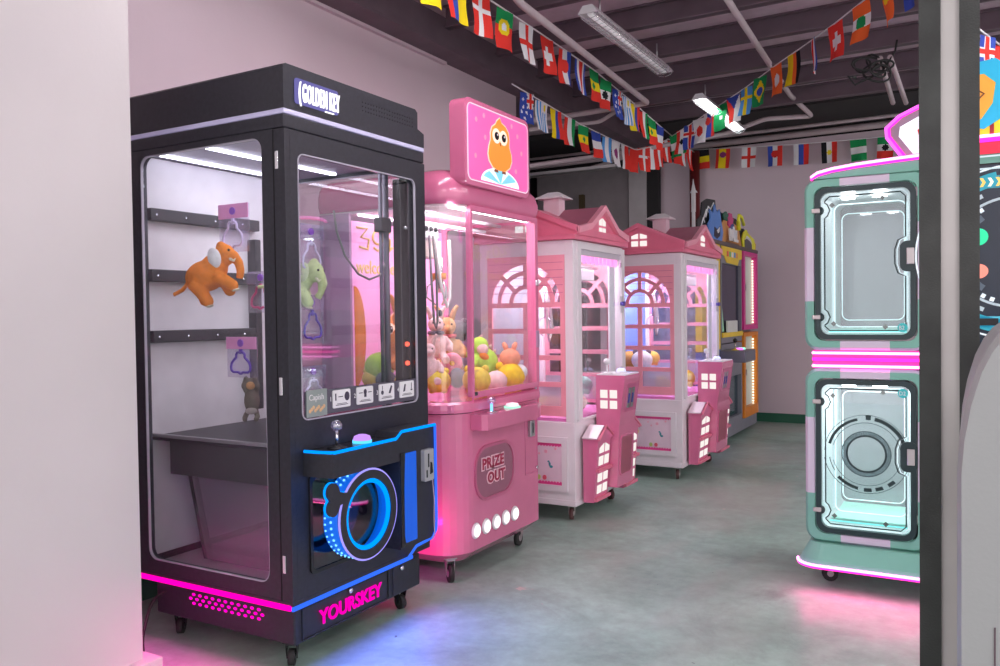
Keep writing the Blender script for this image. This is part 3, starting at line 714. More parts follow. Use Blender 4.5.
def chick_flat(parent, cx, cz, s, y, big=True, nm='chick_picture', wx=1.75):
    o = MB(); 
    body = [(cx + s * wx * x, cz + s * z) for x, z in ((.0, .95), (.06, .80), (.22, .72), (.34, .55), (.37, .32), (.36, .05), (.44, -.18), (.46, -.42), (.38, -.66), (.2, -.84), (-.05, -.88), (-.28, -.8), (-.42, -.6), (-.46, -.38), (-.42, -.1), (-.36, .1), (-.36, .34), (-.3, .56), (-.16, .70), (-.12, .82), (-.06, .88))]
    oo = o.prism([(cx + (a - cx) * 1.08, cz + (b - cz) * 1.05) for a, b in body], MY, y, y + .001).build(nm, paint('chick pale edge', (1, .62, .45), .5, emit=(1, .6, .45), es=.4), parent)
    MB().prism(body, MY, y - .0015, y).build('chick_body', paint('chick orange', (.95, .30, .04), .5, emit=(1, .28, .03), es=.28), oo)
    for sx in (-.15, .13):
        MB().prism([(cx + s * wx * (sx + .16 * math.cos(a)), cz + s * (.30 + .26 * math.sin(a))) for a in [2 * PI * q / 18 for q in range(18)]], MY, y - .0025, y - .0015).build('eye_patch', paint('eye patch cream', (1, .75, .6), .5, emit=(1, .75, .6), es=.4), oo)
        MB().prism([(cx + s * wx * (sx + .01 + .085 * math.cos(a)), cz + s * (.30 + .14 * math.sin(a))) for a in [2 * PI * q / 18 for q in range(18)]], MY, y - .0035, y - .0025).build('pupil', BLK2, oo)
        MB().prism([(cx + s * wx * (sx + .035 + .025 * math.cos(a)), cz + s * (.35 + .04 * math.sin(a))) for a in [2 * PI * q / 8 for q in range(8)]], MY, y - .0042, y - .0035).build('highlight', WPL, oo)
    MB().prism([(cx + s * a, cz + s * b) for a, b in ((-.045, .10), (.045, .10), (.0, -.02))], MY, y - .003, y - .0015).build('beak', paint('beak brown', (.3, .08, .03), .5), oo)
    for sx in (-.17, .14):
        MB().prism([(cx + s * wx * (sx + a), cz + s * b) for a, b in ((-.06, -.86), (.06, -.86), (.08, -.95), (-.08, -.95))], MY, y - .002, y).build('foot', paint('beak brown', (.3, .08, .03), .5), oo)
    return oo
m = MB(); m.prism([(.33 + .10 * math.cos(a), 1.17 + .15 * math.sin(a)) for a in [2 * PI * q / 24 for q in range(24)]], MY, .598, .5995); m.build('poster_spot', paint('poster rose', (.85, .16, .35), .5), bb)
chick_flat(bb, .345, 1.14, .13, .596)
MB().prism([(.03 + .085 * math.cos(a), 1.15 + .25 * math.sin(a)) for a in [-PI / 2 + PI * q / 18 for q in range(19)]], MY, .597, .599).build('poster_shape', ORG, bb)
# signboard on top
sg = MB().prism(rrect(.060, .690, 1.850, 2.250, .045, 8), MY, -.035, .045).build('sign_box', PNK, pk)
# its face leans with the cap
m = MB(); m.prism(rrect(.092, .668, 1.880, 2.222, .028, 8), MY, -.039, -.034); m.build('sign_face', paint('sign pink', (.95, .14, .40), .35, var=.14, scale=2.2, emit=(1, .10, .38), es=.42), sg)
m = MB(); m.tube([(a, -.036, b) for a, b in rrect(.087, .673, 1.875, 2.227, .032, 8)], .003, 6, closed=True); m.build('sign_edge_light', glow('pale pink edge light', (1, .7, .86), .9), sg)
chick_flat(sg, .378, 2.072, .140, -.041, nm='sign_chick')
m = MB(); m.prism([(.382 + .185 * math.cos(PI * q / 24), 1.884 + .075 * math.sin(PI * q / 24)) for q in range(25)], MY, -.0405, -.039); m.build('sign_hill', paint('hill white', (.8, .9, .92), .5, emit=(.7, .9, .95), es=.5), sg)
for a0, a1 in ((.15, .35), (.45, .62), (.72, .9)):
    MB().prism([(.382 + .172 * math.cos(PI * (a0 + (a1 - a0) * q / 6)), 1.885 + .066 * math.sin(PI * (a0 + (a1 - a0) * q / 6))) for q in range(7)] + [(.382, 1.885)], MY, -.0415, -.0405).build('sign_stripe', paint('hill blue', (.2, .55, .66), .5, emit=(.2, .55, .66), es=.5), sg)
m = MB()
for x, z in ((.22, 2.17), (.30, 2.10), (.21, 2.0), (.62, 2.16), (.66, 2.08), (.60, 1.98), (.29, 2.20), (.56, 2.2)):
    m.prism([(x - .06 + .011 * math.cos(2 * PI * q / 6), z - .01 + .013 * math.sin(2 * PI * q / 6)) for q in range(6)], MY, -.0403, -.039)
m.build('sign_marks', paint('sign marks', (.85, .25, .4), .5, emit=(.9, .25, .35), es=.5), sg, kind='stuff')
# front details
cons = MB().loft([[(a, b, z) for a, b in ((.135, -.0), (.135, -.060), (.152, -.085), (.30, -.090), (.66, -.085), (.72, -.07), (.735, 0))] for z in (.71, .775, .783)]).build('control_shelf', PNK, pk)
MB().lathe([(.028, 0), (.028, .005), (0, .006)], (.255, -.045, .783)).build('joystick_base', CHROME, pk)
MB().cyl((.255, -.045, .786), (.255, -.045, .825), .007, 10).build('joystick_stem', glow('blue lit stem', (.2, .5, 1), 1.5), pk)
MB().ball((.255, -.045, .838), .02, (1.1, 1.1, .9)).build('joystick_ball', glass('crystal ball', (.85, .8, 1), .35, .8, .05), pk)
o = MB().lathe([(.042, 0), (.042, .008), (.02, .012), (0, .012)], (.46, -.045, .783)).build('button_rim', glow('rainbow rim', (.5, 1, .8), .8), pk)
MB().lathe([(.036, .008), (.03, .022), (0, .027)], (.46, -.045, .783)).build('button', paint('pearl button', (.9, .8, .85), .25, emit=(1, .7, .8), es=.4), o)
# prize door: recessed oval
m = MB(); m.holed(rrect(.160, .545, .355, .62, .11, 8), rrect(.173, .532, .368, .607, .10, 8), MY, -.008, .004); pdo = m.build('prize_door', paint('rose door rim', (.55, .13, .25), .35), pk)
m = MB(); m.prism(rrect(.172, .533, .367, .608, .10, 8), MY, -.003, .001); m.build('door_flap', paint('smoked rose acrylic', (.36, .13, .20), .3), pdo)
RED = paint('deep red letters', (.42, .02, .08), .5); PLET = paint('pale pink letter outline', (.95, .62, .70), .5)
for s_, x, z in (('PRIZE', .222, .508), ('OUT', .272, .435)):
    text('door_lettering_outline', s_, .070, PLET, pdo, (x, -.0065, z), FR, .0012, 1.05, .0090, sp=1.16)
    text('door_lettering', s_, .070, RED, pdo, (x, -.0085, z), FR, .0012, 1.05, .0024, sp=1.16)
for i in range(5):
    x = .165 + i * .095
    o = MB().lathe([(.038, 0), (.038, -.004), (.033, -.010), (.028, -.010)], (x, -.001, .228), 24, 'y').build('bubble_lamp', WPL, pk)
    MB().lathe([(.034, -.006), (.026, -.014), (.0, -.017)], (x, -.001, .228), 24, 'y').build('lamp_lens', glow('bright white lens', (1, .93, .97), 1.1), o)
m = MB(); m.holed(rrect(.672, .812, .40, .715, .003), rrect(.675, .809, .403, .712, .003), MY, -.0025, .001); sd = m.build('service_door', PNKD, pk)
cmx = MB().box(.705, .752, -.02, .0, .60, .685, .004).build('coin_mechanism', STEEL, sd)
MB().box(.725, .731, -.022, -.019, .62, .672).build('coin_slot', BLK2, cmx)
lockpart(sd, .795, .425, -.003, .010)
for x, y in ((.075, .09), (.76, .09), (.10, .68), (.74, .68)):
    caster(pk, x, y, .042, .115, .9 - x, y < .3, paint('grey caster metal', (.42, .38, .40), .35, .5), RUBBER)
# claw carriage inside
gx = thing('claw_mechanism', '', 'claw mechanism', (-2.03, 3.17, 0), PI / 2)
MB().box(.05, .17, .22, .34, 1.62, 1.70, .006).build('carriage', WPL, gx)
for x in (.06, .10, .14):
    MB().ball((x, .218, 1.665), .012).build('carriage_roller', DKGREY, gx)
MB().box(.04, .22, .24, .34, 1.53, 1.615, .004).build('motor_box', paint('cream box', (.78, .66, .60), .5), gx)
MB().box(-.02, W - .08, .30, .33, 1.70, 1.715).build('gantry_rail', WHT, gx)
MB().box(-.02, W - .08, .20, .22, 1.725, 1.74).build('gantry_rail', STEEL, gx)
MB().tube([(.06, .2, 1.63), (.055, .19, 1.45), (.06, .18, 1.22), (.075, .18, 1.19), (.09, .18, 1.22), (.10, .19, 1.45), (.09, .2, 1.63)], .006, 8).build('looped_cable', paint('grey cable', (.22, .2, .2), .5), gx)
MB().tube([(.11, .2, 1.62), (.12, .18, 1.40), (.16, .17, 1.29), (.20, .18, 1.33), (.235, .2, 1.50), (.23, .2, 1.62)], .008, 8).build('white_hose', paint('pale hose', (.75, .70, .70), .5), gx)
cl = MB().cyl((.17, .22, 1.36), (.17, .22, 1.53), .018, 14).build('claw_body', CHROME, gx)
MB().cyl((.17, .22, 1.425), (.17, .22, 1.455), .034, 14).build('claw_collar', ORG, cl)
for a in (0, 2.1, 4.2):
    c, s = math.cos(a), math.sin(a)
    MB().tube([(.17 + .02 * c, .22 + .02 * s, 1.43), (.17 + .06 * c, .22 + .06 * s, 1.39), (.17 + .065 * c, .22 + .065 * s, 1.34), (.17 + .02 * c, .22 + .02 * s, 1.30)], .004, 6).build('claw_finger', CHROME, cl)
MB().ball((.17, .22, 1.26), .012, (1, 1, 1.4)).build('claw_weight', DKGREY, cl)
gx['label'] = 'claw gantry with orange collar and looped grey cable in the chick machine'
# interior lamps & bed
MB().box(.04, W - .04, .03, .045, 1.742, 1.75).build('interior_light', WGLOW, pk)
MB().box(.04, W - .04, .56, .575, 1.742, 1.75).build('interior_light', glow('pink white strip', (1, .7, .88), 12), pk)
MB().box(.02, W - .02, .03, .60, .80, .835, .003).build('prize_bed', paint('pink bed', (.8, .25, .45), .4), pk)
MB().box(.05, .36, .07, .073, .86, .98, .001).build('divider', glass('clear divider', (.95, .93, .95), .08, .6), pk)

def ray(px, py): return f + rp * ((px - 500) / F) + up * ((333 - py) / F)
def onx(px, py, X): d = ray(px, py); return Vector((0, 0, HC)) + d * (X / d.x)
def ony(px, py, Y): d = ray(px, py); return Vector((0, 0, HC)) + d * (Y / d.y)
BOXP = (-2.615, -2.055, 3.14, 3.925, .835); BOXH1 = (-2.63, -2.05, 4.445, 5.19, .62); BOXH2 = (-2.43, -1.85, 5.895, 6.82, .62)
def inside(px, py, X, r, B, zr=.95, hx=1.1):
    """point seen at (px, py) near plane X, kept inside a display box"""
    p = onx(px, py, X)
    if p.y + r * hx > B[3]: p = ony(px, py, B[3] - r * hx)
    if p.y - r * hx < B[2]: p = ony(px, py, B[2] + r * hx)
    p.x = min(max(p.x, B[0] + r * hx), B[1] - r * hx); p.y = min(max(p.y, B[2] + r * hx), B[3] - r * hx); p.z = max(p.z, B[4] + r * zr)
    return p
# ------------------------------------------------------------------ plush prizes
FACE = BLK2
def ball_plush(loc, r, col, label, ears='round', earcol=None, face='smile', squash=.94, turn=None, group=None, cheek=None):
    t = thing('plush_toy', label, 'plush toy', loc)
    yaw = math.atan2(loc.x, -loc.y) if turn is None else turn         # local -y looks at the visitor
    t.rotation_euler = (0, 0, yaw)
    m = MB(); m.ball((0, 0, 0), r, (1.04, .96, squash)); 
    m.ball((-r * .5, -r * .3, -r * .75), r * .3); m.ball((r * .5, -r * .3, -r * .75), r * .3)
    smooth_body(m.build('body', col, t), r * .09)
    ec = earcol or col
    for s in (-1, 1):
        if ears == 'round': MB().ball((s * r * .62, .0, r * .78), r * .28, (1, .6, 1)).build('ear', ec, t)
        if ears == 'long': 
            MB().tube([(s * r * .3, 0, r * .7), (s * r * .45, 0, r * 1.15), (s * r * .62, -r * .05, r * 1.5)], r * .2, 12, rfn=lambda q: r * (.15 + .14 * math.sin(PI * min(1, q * .9 + .1)))).build('ear', ec, t)
    if ears == 'tuft': MB().ball((r * .82, 0, r * .72), r * .30, (1, .8, 1)).build('tuft', ec, t)
    if face:
        for s in (-1, 1): MB().ball((s * r * .34, -r * .90, r * .12), r * .075, (1, .5, 1.2), seg=8).build('eye', FACE, t)
        MB().tube([(-r * .14, -r * .97, -r * .10), (0, -r * 1.0, -r * .16), (r * .14, -r * .97, -r * .10)], r * .025, 6).build('mouth', FACE, t)
    if cheek:
        for s in (-1, 1): MB().ball((s * r * .42, -r * .82, -r * .12), r * .22, (1, .4, .8), seg=12).build('cheek', cheek, t)
    return t
YLW = plush('yellow', (.93, .62, .02)); YLW2 = plush('light yellow', (.92, .66, .10)); LIME = plush('lime', (.50, .78, .10)); PKP = plush('pink', (.90, .30, .42))
PLP = plush('pale pink', (.90, .62, .62)); COR = plush('coral', (.95, .36, .22)); GRYP = plush('grey violet', (.20, .17, .22)); TAN = plush('tan', (.62, .42, .28))
REDP = plush('red', (.75, .08, .12)); BLUP = plush('blue', (.15, .25, .6)); TEALP = plush('teal', (.35, .62, .58)); WHP = plush('white', (.85, .84, .86)); BRN = plush('brown', (.55, .28, .08))
ball_plush(inside(516, 376, -2.17, .074, BOXP), .074, YLW, 'bright yellow plush ball with a tuft on the right of the pink machine', 'tuft', None)
ball_plush(inside(496, 381, -2.15, .058, BOXP), .058, PLP, 'pale pink plush ball with dark pink oval eyes', None, None, None, cheek=REDP)
ball_plush(inside(477, 380, -2.13, .070, BOXP), .070, YLW2, 'large light yellow plush bear behind the corner post of the pink machine', 'round')
ball_plush(inside(510, 358, -2.30, .056, BOXP), .056, COR, 'coral plush bunny with two upright ears in the pink machine', 'long')
ball_plush(inside(502, 366, -2.33, .050, BOXP), .050, PKP, 'small pink plush ball beside the lime plush dinosaur', None, None, None)
ball_plush(inside(438, 381, -2.27, .062, BOXP), .062, YLW2, 'light yellow plush bear by the black machine in the curved glass', 'round')
ball_plush(inside(457, 378, -2.25, .040, BOXP), .040, GRYP, 'dark grey violet plush penguin between the two yellow bears', None, None, 'smile', 1.3)
t = thing('plush_donut', 'pink plush donut with a yellow centre above the grey penguin', 'plush toy', inside(452, 363, -2.33, .07, BOXP)); t.rotation_euler = (.2, .1, .75)
m = MB(); m.tube([(.034 * math.cos(a), 0, .034 * math.sin(a)) for a in [2 * PI * q / 24 for q in range(24)]], .022, 12, closed=True); m.build('ring', PKP, t)
MB().ball((0, 0, 0), .016, (1, .7, 1)).build('centre', YLW, t)
# dinosaur: lime body, pink hood
t = thing('plush_dinosaur', 'lime green plush dinosaur lying on the pile with a pale pink snout', 'plush toy', inside(484, 360, -2.28, .07, BOXP)); t.rotation_euler = (0, .5, .75)
m = MB(); m.ball((0, 0, 0), .075, (1.15, .85, .9)); m.ball((-.06, -.01, .055), .05); m.tube([(.05, 0, -.02), (.09, 0, -.04), (.12, 0, -.05)], .04, 10, rfn=lambda q: .045 * (1 - q * .8))
for sx, sz in ((-.05, -.06), (.03, -.075), (-.09, -.02)): m.tube([(sx, -.04, sz * .3), (sx - .01, -.07, sz)], .022, 10)
smooth_body(m.build('body', LIME, t), .007)
MB().ball((-.045, -.045, .045), .034, (1, .7, .9)).build('snout', PLP, t); MB().ball((-.02, -.055, .015), .024, (1.2, .6, .8)).build('bib', ORG, t)
for i in range(4): MB().lathe([(.014, 0), (0, .022)], (-.07 + i * .035, .02, .10 - i * .012), 10).build('spike', PLP, t)
# tan deer with scarf, pale pink rabbits
def standing(loc, sc, col, label, ears='long', scarf=None, turn=.7):
    t = thing('plush_animal', label, 'plush toy', loc); t.rotation_euler = (0, 0, turn); t.scale = (sc,) * 3
    m = MB(); m.ball((0, 0, 0), .06, (.95, .85, 1.25)); m.ball((0, -.01, .11), .043, (1, .95, 1)); m.ball((0, -.045, .10), .022, (1, 1.1, .8))
    for s in (-1, 1):
        m.tube([(s * .045, 0, .04), (s * .075, -.02, .0), (s * .07, -.04, -.03)], .018, 8); m.tube([(s * .03, -.01, -.05), (s * .045, -.05, -.075), (s * .045, -.08, -.08)], .024, 8)
    smooth_body(m.build('body', col, t), .006)
    for s in (-1, 1):
        MB().tube([(s * .022, 0, .14), (s * .035, .0, .18), (s * .05, -.01, .205)], .014, 8, rfn=lambda q: .015 - .006 * q).build('ear', col, t)
        MB().ball((s * .018, -.048, .12), .005, seg=8).build('eye', FACE, t)
    if scarf: MB().tube([(.036 * math.cos(a), .034 * math.sin(a) - .005, .065) for a in [2 * PI * q / 16 for q in range(16)]], .010, 8, closed=True).build('scarf', scarf, t)
    return t
SCARF = paint('checked scarf', (.6, .1, .12), .8, var=.8, scale=160)
standing(inside(447, 350, -2.42, .08 * 1.15, BOXP), 1.15, TAN, 'tan plush deer with a checked scarf, tallest toy in the pink machine', scarf=SCARF)
standing(inside(436, 345, -2.36, .08 * .95, BOXP), .95, PLP, 'pale pink plush rabbit with a dark scarf beside the tan deer', scarf=GRYP)
standing(inside(429, 368, -2.30, .08 * .8, BOXP), .8, PLP, 'pale pink plush rabbit half hidden by the black machine')
ball_plush(inside(457, 330, -2.56, .062, BOXP), .062, plush('charcoal grey', (.16, .13, .15)), 'dark grey plush ball against the rear panel of the pink machine', 'round')  # the toy's own dark grey
# toys seen through the black machine
ball_plush(inside(372, 366, -2.50, .075, BOXP), .075, LIME, 'lime and cream plush toy seen through the black machine window', None, None, None, cheek=YLW2)
ball_plush(inside(357, 378, -2.52, .05, BOXP), .05, YLW2, 'yellow plush lying low behind the violet key outline', 'round')
standing(inside(402, 345, -2.45, .08 * 1.2, BOXP), 1.2, ORG, 'orange brown plush monkey seen through the black machine window', turn=.9)
ball_plush(inside(412, 322, -2.5, .05, BOXP), .05, GRYP, 'dark plush ball on top of the orange brown monkey', None)
ball_plush(inside(386, 380, -2.40, .05, BOXP), .05, GRYP, 'grey plush toy low in front of the lime toy', None, None, None)
ball_plush(inside(406, 382, -2.35, .055, BOXP), .055, YLW2, 'yellow plush toy under the orange brown monkey', 'round')
for i, (px, py, X, r, c, lab) in enumerate(((468, 386, -2.42, .05, COR, 'coral plush ball deep in the pile behind the corner post'), (487, 374, -2.42, .055, YLW, 'yellow plush ball under the lime dinosaur'), (505, 376, -2.48, .06, PLP, 'pale plush ball behind the bright yellow ball'), (524, 372, -2.30, .045, WHP, 'white plush ball at the far right edge of the pink machine'))):
    ball_plush(inside(px, py, X, r, BOXP), r, c, lab, None, None, None)

# ------------------------------------------------------------------ pink house claw machines
WFR = paint('white pink enamel', (.80, .74, .78), .35, var=.02)
LATG = paint('pink curtain', (.95, .35, .70), .5, emit=(1, .3, .75), es=.8)
def lattice(par, name, mp, d0, d1, a0, a1, z0, z1, ca, cz, R, mat, slats=True):
    """arched window lattice between a0..a1 and z0..z1: arch centre (ca, cz), radius R"""
    t = .016; m = MB()
    n = 20
    arch = [(ca + R * math.cos(PI * i / n), cz + R * math.sin(PI * i / n)) for i in range(n + 1)]
    # spandrel above the arch: quads between the arch and the top edge
    for i in range(n):
        (xa, za), (xb, zb) = arch[i], arch[i + 1]
        m.loft([[mp(xa, za, d), mp(xb, zb, d), mp(xb, z1, d), mp(xa, z1, d)] for d in (d0, d1)])
    wl, wr = ca - R, ca + R
    for q0, q1 in ((a0, wl), (wr, a1)):
        m.loft([[mp(q0, z0, d), mp(q1, z0, d), mp(q1, z1, d), mp(q0, z1, d)] for d in (d0, d1)])
    zb = [z0, z0 + .06]
    rows = [z0 + .03, z0 + .19, z0 + .35, z0 + .51, cz - .012]
    for k, zz in enumerate(rows):
        h = .03 if k == 0 else .015
        m.loft([[mp(wl, zz - h, d), mp(wr, zz - h, d), mp(wr, zz + h, d), mp(wl, zz + h, d)] for d in (d0 + (d1 - d0) * .06, d1 - (d1 - d0) * .06)])
    m.loft([[mp(ca - t, z0, d), mp(ca + t, z0, d), mp(ca + t, cz, d), mp(ca - t, cz, d)] for d in (d0, d1)])
    for rr in (.42, .78):
        m.sector(ca, cz, R * rr - .013, R * rr + .013, 0, PI, mp, d0 + (d1 - d0) * .12, d1 - (d1 - d0) * .12, 20)
    for a in (PI * .25, PI * .5, PI * .75):
        c, s = math.cos(a), math.sin(a)
        p = [(ca + R * .42 * c - .014 * s, cz + R * .42 * s + .014 * c), (ca + R * .42 * c + .014 * s, cz + R * .42 * s - .014 * c), (ca + R * c + .014 * s, cz + R * s - .014 * c), (ca + R * c - .014 * s, cz + R * s + .014 * c)]
        m.loft([[mp(x, z, d) for x, z in p] for d in (d0 + (d1 - d0) * .2, d1 - (d1 - d0) * .2)])
    o = m.build(name, mat, par)
    if slats:
        g = MB()
        for i in range(5):
            zz = z1 - .045 - i * .045
            g.loft([[mp(a0 + .01, zz, d), mp(a1 - .01, zz, d), mp(a1 - .01, zz + .003, d), mp(a0 + .01, zz + .003, d)] for d in (d0 - .0015, d0)])
        g.build('slat_groove', PNKD, o, kind='stuff')
    return o
def deco_window(par, mp, a0, a1, z0, z1, d0, d1, skew=0, arched=False, name='lit_window'):
    m = MB(); ma, mz = (a0 + a1) / 2, (z0 + z1) / 2; g = (a1 - a0) * .07
    for q0, q1 in ((a0, ma - g), (ma + g, a1)):
        for w0, w1 in ((z0, mz - g), (mz + g, z1)):
            top = arched and w1 == z1
            P = [(q0, w0), (q1, w0), (q1, w1), (q0, w1)]
            if top:
                P = [(q0, w0), (q1, w0), (q1, w1 if q1 < ma + g * .5 and q0 < ma else w1 - .03), (q0, w1 - .03 if q0 < ma - g else w1)]
                P = [(q0, w0), (q1, w0)] + ([(q1, w1), (q0, w1 - (z1 - z0) * .18)] if q1 < ma else [(q1, w1 - (z1 - z0) * .18), (q0, w1)])
            m.loft([[mp(x, z, d) for x, z in P] for d in (d0, d1)])
    return m.build(name, WGLOW2, par)
def house(loc, W, label, emoji, hue):
    h = thing('house_claw_machine', label, 'claw machine', loc, PI / 2)
    DPH = .64
    m = MB(); m.box(.0, W, .0, DPH, .10, .60, .004); low = m.build('lower_cabinet', WFR, h)
    MB().box(-.004, W + .004, -.004, DPH + .004, .10, .135, .003).build('base_band', WFR, low)
    # corner posts and top band
    for a0, a1, b0, b1, nm in ((0, .05, 0, .055, 'corner_post'), (W - .05, W, 0, .055, 'corner_post'), (0, .05, DPH - .055, DPH, 'corner_post'), (W - .05, W, DPH - .055, DPH, 'corner_post')):
        MB().box(a0, a1, b0, b1, .6001, 1.5999, .002).build(nm, WFR, h)
    m = MB(); m.box(0, W, 0, .05, 1.60, 1.685, .002).box(0, W, DPH - .05, DPH, 1.60, 1.685, .002).box(0, .05, .05, DPH - .05, 1.60, 1.685).box(W - .05, W, .05, DPH - .05, 1.60, 1.685); m.build('top_band', WFR, h)
    MB().box(.02, W - .02, .02, DPH - .02, 1.660, 1.672).build('inner_ceiling', WHT, h)
    MB().box(.03, W - .03, DPH - .03, DPH - .02, .64, 1.60).build('back_panel', hue, h)
    # side lattice panels
    for nm, d0, d1, gx_ in (('near_lattice', -.003, .012, .018), ('far_lattice', W + .003, W - .012, W - .018)):
        o = lattice(h, nm, MX, d0, d1, .055, DPH - .055, .635, 1.60, DPH / 2, 1.315, .235, PNKL if d0 < 1e-3 and d0 > -1 and nm[0] == 'n' else PNKL)
        MB().box(gx_ - .0015, gx_ + .0015, .055, DPH - .055, .64, 1.60).build('side_glass', GLASS, o)
        MB().box(gx_ + .002, gx_ + .003, .06, DPH - .06, .66, .815).build('frosted_strip', FROST, o)
    # front door
    dz0 = .605
    dr = MB().holed(rrect(.035, W - .004, dz0, 1.672, .003), rrect(.085, W - .062, dz0 + .012, 1.635, .006), MY, -.016, .004).build('door_frame', WFR, h)
    MB().box(.083, W - .06, -.008, -.004, dz0 + .01, 1.637).build('door_glass', GLASS, dr)
    MB().box(W - .19, W - .095, .02, .03, .66, 1.60).build('inner_mirror_post', paint('bright inner post', (.9, .9, .95), .4), dr)
    m = MB(); m.box(W - .09, W - .072, -.030, -.016, 1.25, 1.36, .002); lk = m.build('door_latch', STEEL, dr)
    MB().cyl((W - .080, -.045, 1.31), (W - .080, -.016, 1.31), .016, 12).build('latch_knob', paint('violet metal', (.15, .1, .5), .3, .6), lk)
    for z in (.86, 1.55):
        MB().box(W - .1, W - .08, -.024, -.016, z, z + .03).build('hinge', CHROME, dr)
    # scalloped curtain inside the top of the door
    m = MB(); n = 10
    for i in range(n):
        x0 = .09 + (W - .16) * i / n; x1 = .09 + (W - .16) * (i + .82) / n
        m.prism([(x0, 1.635), (x0, 1.565), (x0 + (x1 - x0) * .25, 1.55), (x0 + (x1 - x0) * .5, 1.565), (x0 + (x1 - x0) * .75, 1.55), (x1, 1.565), (x1, 1.635)], MY, .006, .010)
    m.build('curtain', LATG, h)
    MB().box(.10, W - .10, .06, .075, 1.645, 1.655).build('interior_light', WGLOW3, h)
    MB().box(.10, W - .10, DPH - .09, DPH - .075, 1.645, 1.655).build('interior_light', WGLOW3, h)
    MB().box(.02, W - .02, .02, DPH - .02, .602, .62).build('prize_bed', paint('magenta bed', (.8, .25, .6), .4), h)  # plain magenta bed colour
    m = MB(); m.box(.08, W - .25, .10, .22, 1.46, 1.53, .004); cbox = m.build('gantry_motor', WHT, h)
    MB().box(.05, W - .05, .16, .18, 1.54, 1.556).build('gantry_rail', STEEL, cbox)
    cw = MB().cyl((.2, .28, 1.22), (.2, .28, 1.42), .015, 12).build('claw_body', CHROME, cbox)
    MB().tube([(.2, .28, 1.42), (.16, .25, 1.3), (.15, .25, 1.15), (.2, .26, 1.08), (.25, .26, 1.15), (.24, .27, 1.3), (.2, .28, 1.4)], .008, 8).build('air_hose', paint('pale hose', (.75, .70, .70), .5), cbox)
    for a in (0, 2.1, 4.2):
        c, s = math.cos(a), math.sin(a)
        MB().tube([(.2 + .01 * c, .28 + .01 * s, 1.24), (.2 + .05 * c, .28 + .05 * s, 1.2), (.2 + .055 * c, .28 + .055 * s, 1.15), (.2 + .02 * c, .28 + .02 * s, 1.11)], .004, 6).build('claw_finger', CHROME, cw)
    # poster on the lower side
    po = MB().holed(rrect(.045, DPH - .045, .185, .51, .004), rrect(.082, DPH - .082, .222, .473, .003), MX, -.014, .0).build('poster_frame', WFR, h)
    pp = MB().box(-.006, -.002, .08, DPH - .08, .22, .475).build('poster', paint('pale pink poster', (.80, .62, .72), .5), po)
    m = MB()
    for z0, z1, s in ((.455, .474, -1), (.222, .240, 1)):
        n = 24; pts = [(.082, z1 if s < 0 else z0), (DPH - .082, z1 if s < 0 else z0)]
        base = z0 if s < 0 else z1
        for i in range(n * 2 + 1):
            pts.append((DPH - .082 - (DPH - .164) * i / (n * 2), base + (.004 if i % 2 else -.004)))
        m.prism(pts, MX, -.009, -.006)
    m.build('poster_border', paint('raspberry border', (.75, .06, .28), .5), pp)
    def blob(name, pts, col, par=pp):
        b = MB()
        for (y, z, r, sy) in pts: b.prism([(y + r * sy * math.cos(a), z + r * math.sin(a)) for a in [2 * PI * q / 14 for q in range(14)]], MX, -.0085, -.006)
        b.build(name, paint(name + ' ink', col, .5), par, kind='stuff')
    # (a along the depth; the near-front corner is at small a)
    blob('bubbles', [(.19, .42, .011, 1), (.235, .405, .007, 1), (.26, .43, .006, 1), (.125, .44, .008, 1)], (.85, .40, .52))
    blob('teal_bird', [(.165, .345, .012, .6), (.155, .33, .008, 1.4), (.172, .36, .006, 1.2)], (.05, .28, .34))
    blob('strawberry', [(.20, .262, .015, .9), (.375, .28, .010, 1)], (.75, .10, .16)); blob('lime_fruit', [(.24, .262, .015, .9)], (.50, .62, .18))
    blob('tub', [(.40, .30, .030, 1.9), (.40, .275, .022, 1.9)], (.25, .55, .80)); blob('sun_cloud', [(.38, .37, .024, 1.5), (.42, .36, .022, 1), (.35, .355, .018, 1)], (.90, .62, .25)); blob('bather', [(.39, .345, .018, 1.2), (.44, .335, .014, 1)], (.40, .30, .65))
    # pink eaves and cross gable roof
    e0, e1 = -.03, W + .03
    RZ = 1.70
    m = MB(); m.box(e0, e1, -.03, DPH + .03, 1.688, 1.715, .004); m.build('eave_board', PNKR, h)
    c = DPH / 2; AP = 1.905
    main = [(-.035, 1.715), (-.035, 1.755), (.07, 1.795), (.18, 1.840), (c, AP), (DPH - .18, 1.840), (DPH - .07, 1.795), (DPH + .035, 1.755), (DPH + .035, 1.715)]
    m = MB(); m.prism(main, MX, e0 + .02, e1 - .02); rf = m.build('roof', PNKR, h)
    # raised rim along the gable ends
    for xx in (e0, e1 - .03):
        m = MB()
        top = main[1:-1]
        for (a, b), (a2, b2) in zip(top, top[1:]):
            m.loft([[MX(*q, d) for q in ((a, b - .02), (a2, b2 - .02), (a2, b2 + .014), (a, b + .014))] for d in (xx, xx + .03)])
        m.build('roof_rim', PNKR, rf)
    uc = W * .5; gw = W * .5
    gpro = [(uc - gw + .0, 1.715), (uc - gw, 1.74), (uc - gw * .55, 1.775), (uc, AP), (uc + gw * .55, 1.775), (uc + gw, 1.74), (uc + gw, 1.715)]
    m = MB(); m.prism(gpro, MY, -.02, c); m.build('front_gable', PNKR, h)
    for y0, y1 in ((-.05, -.015),):
        m = MB(); top = gpro[1:-1]
        for (a, b), (a2, b2) in zip(top, top[1:]):
            m.loft([[MY(*q, d) for q in ((a, b - .016), (a2, b2 - .016), (a2, b2 + .022), (a, b + .022))] for d in (y0, y1)])
        m.build('gable_rim', paint('pink gable rim', (.86, .34, .44), .35), h)
    m = MB()
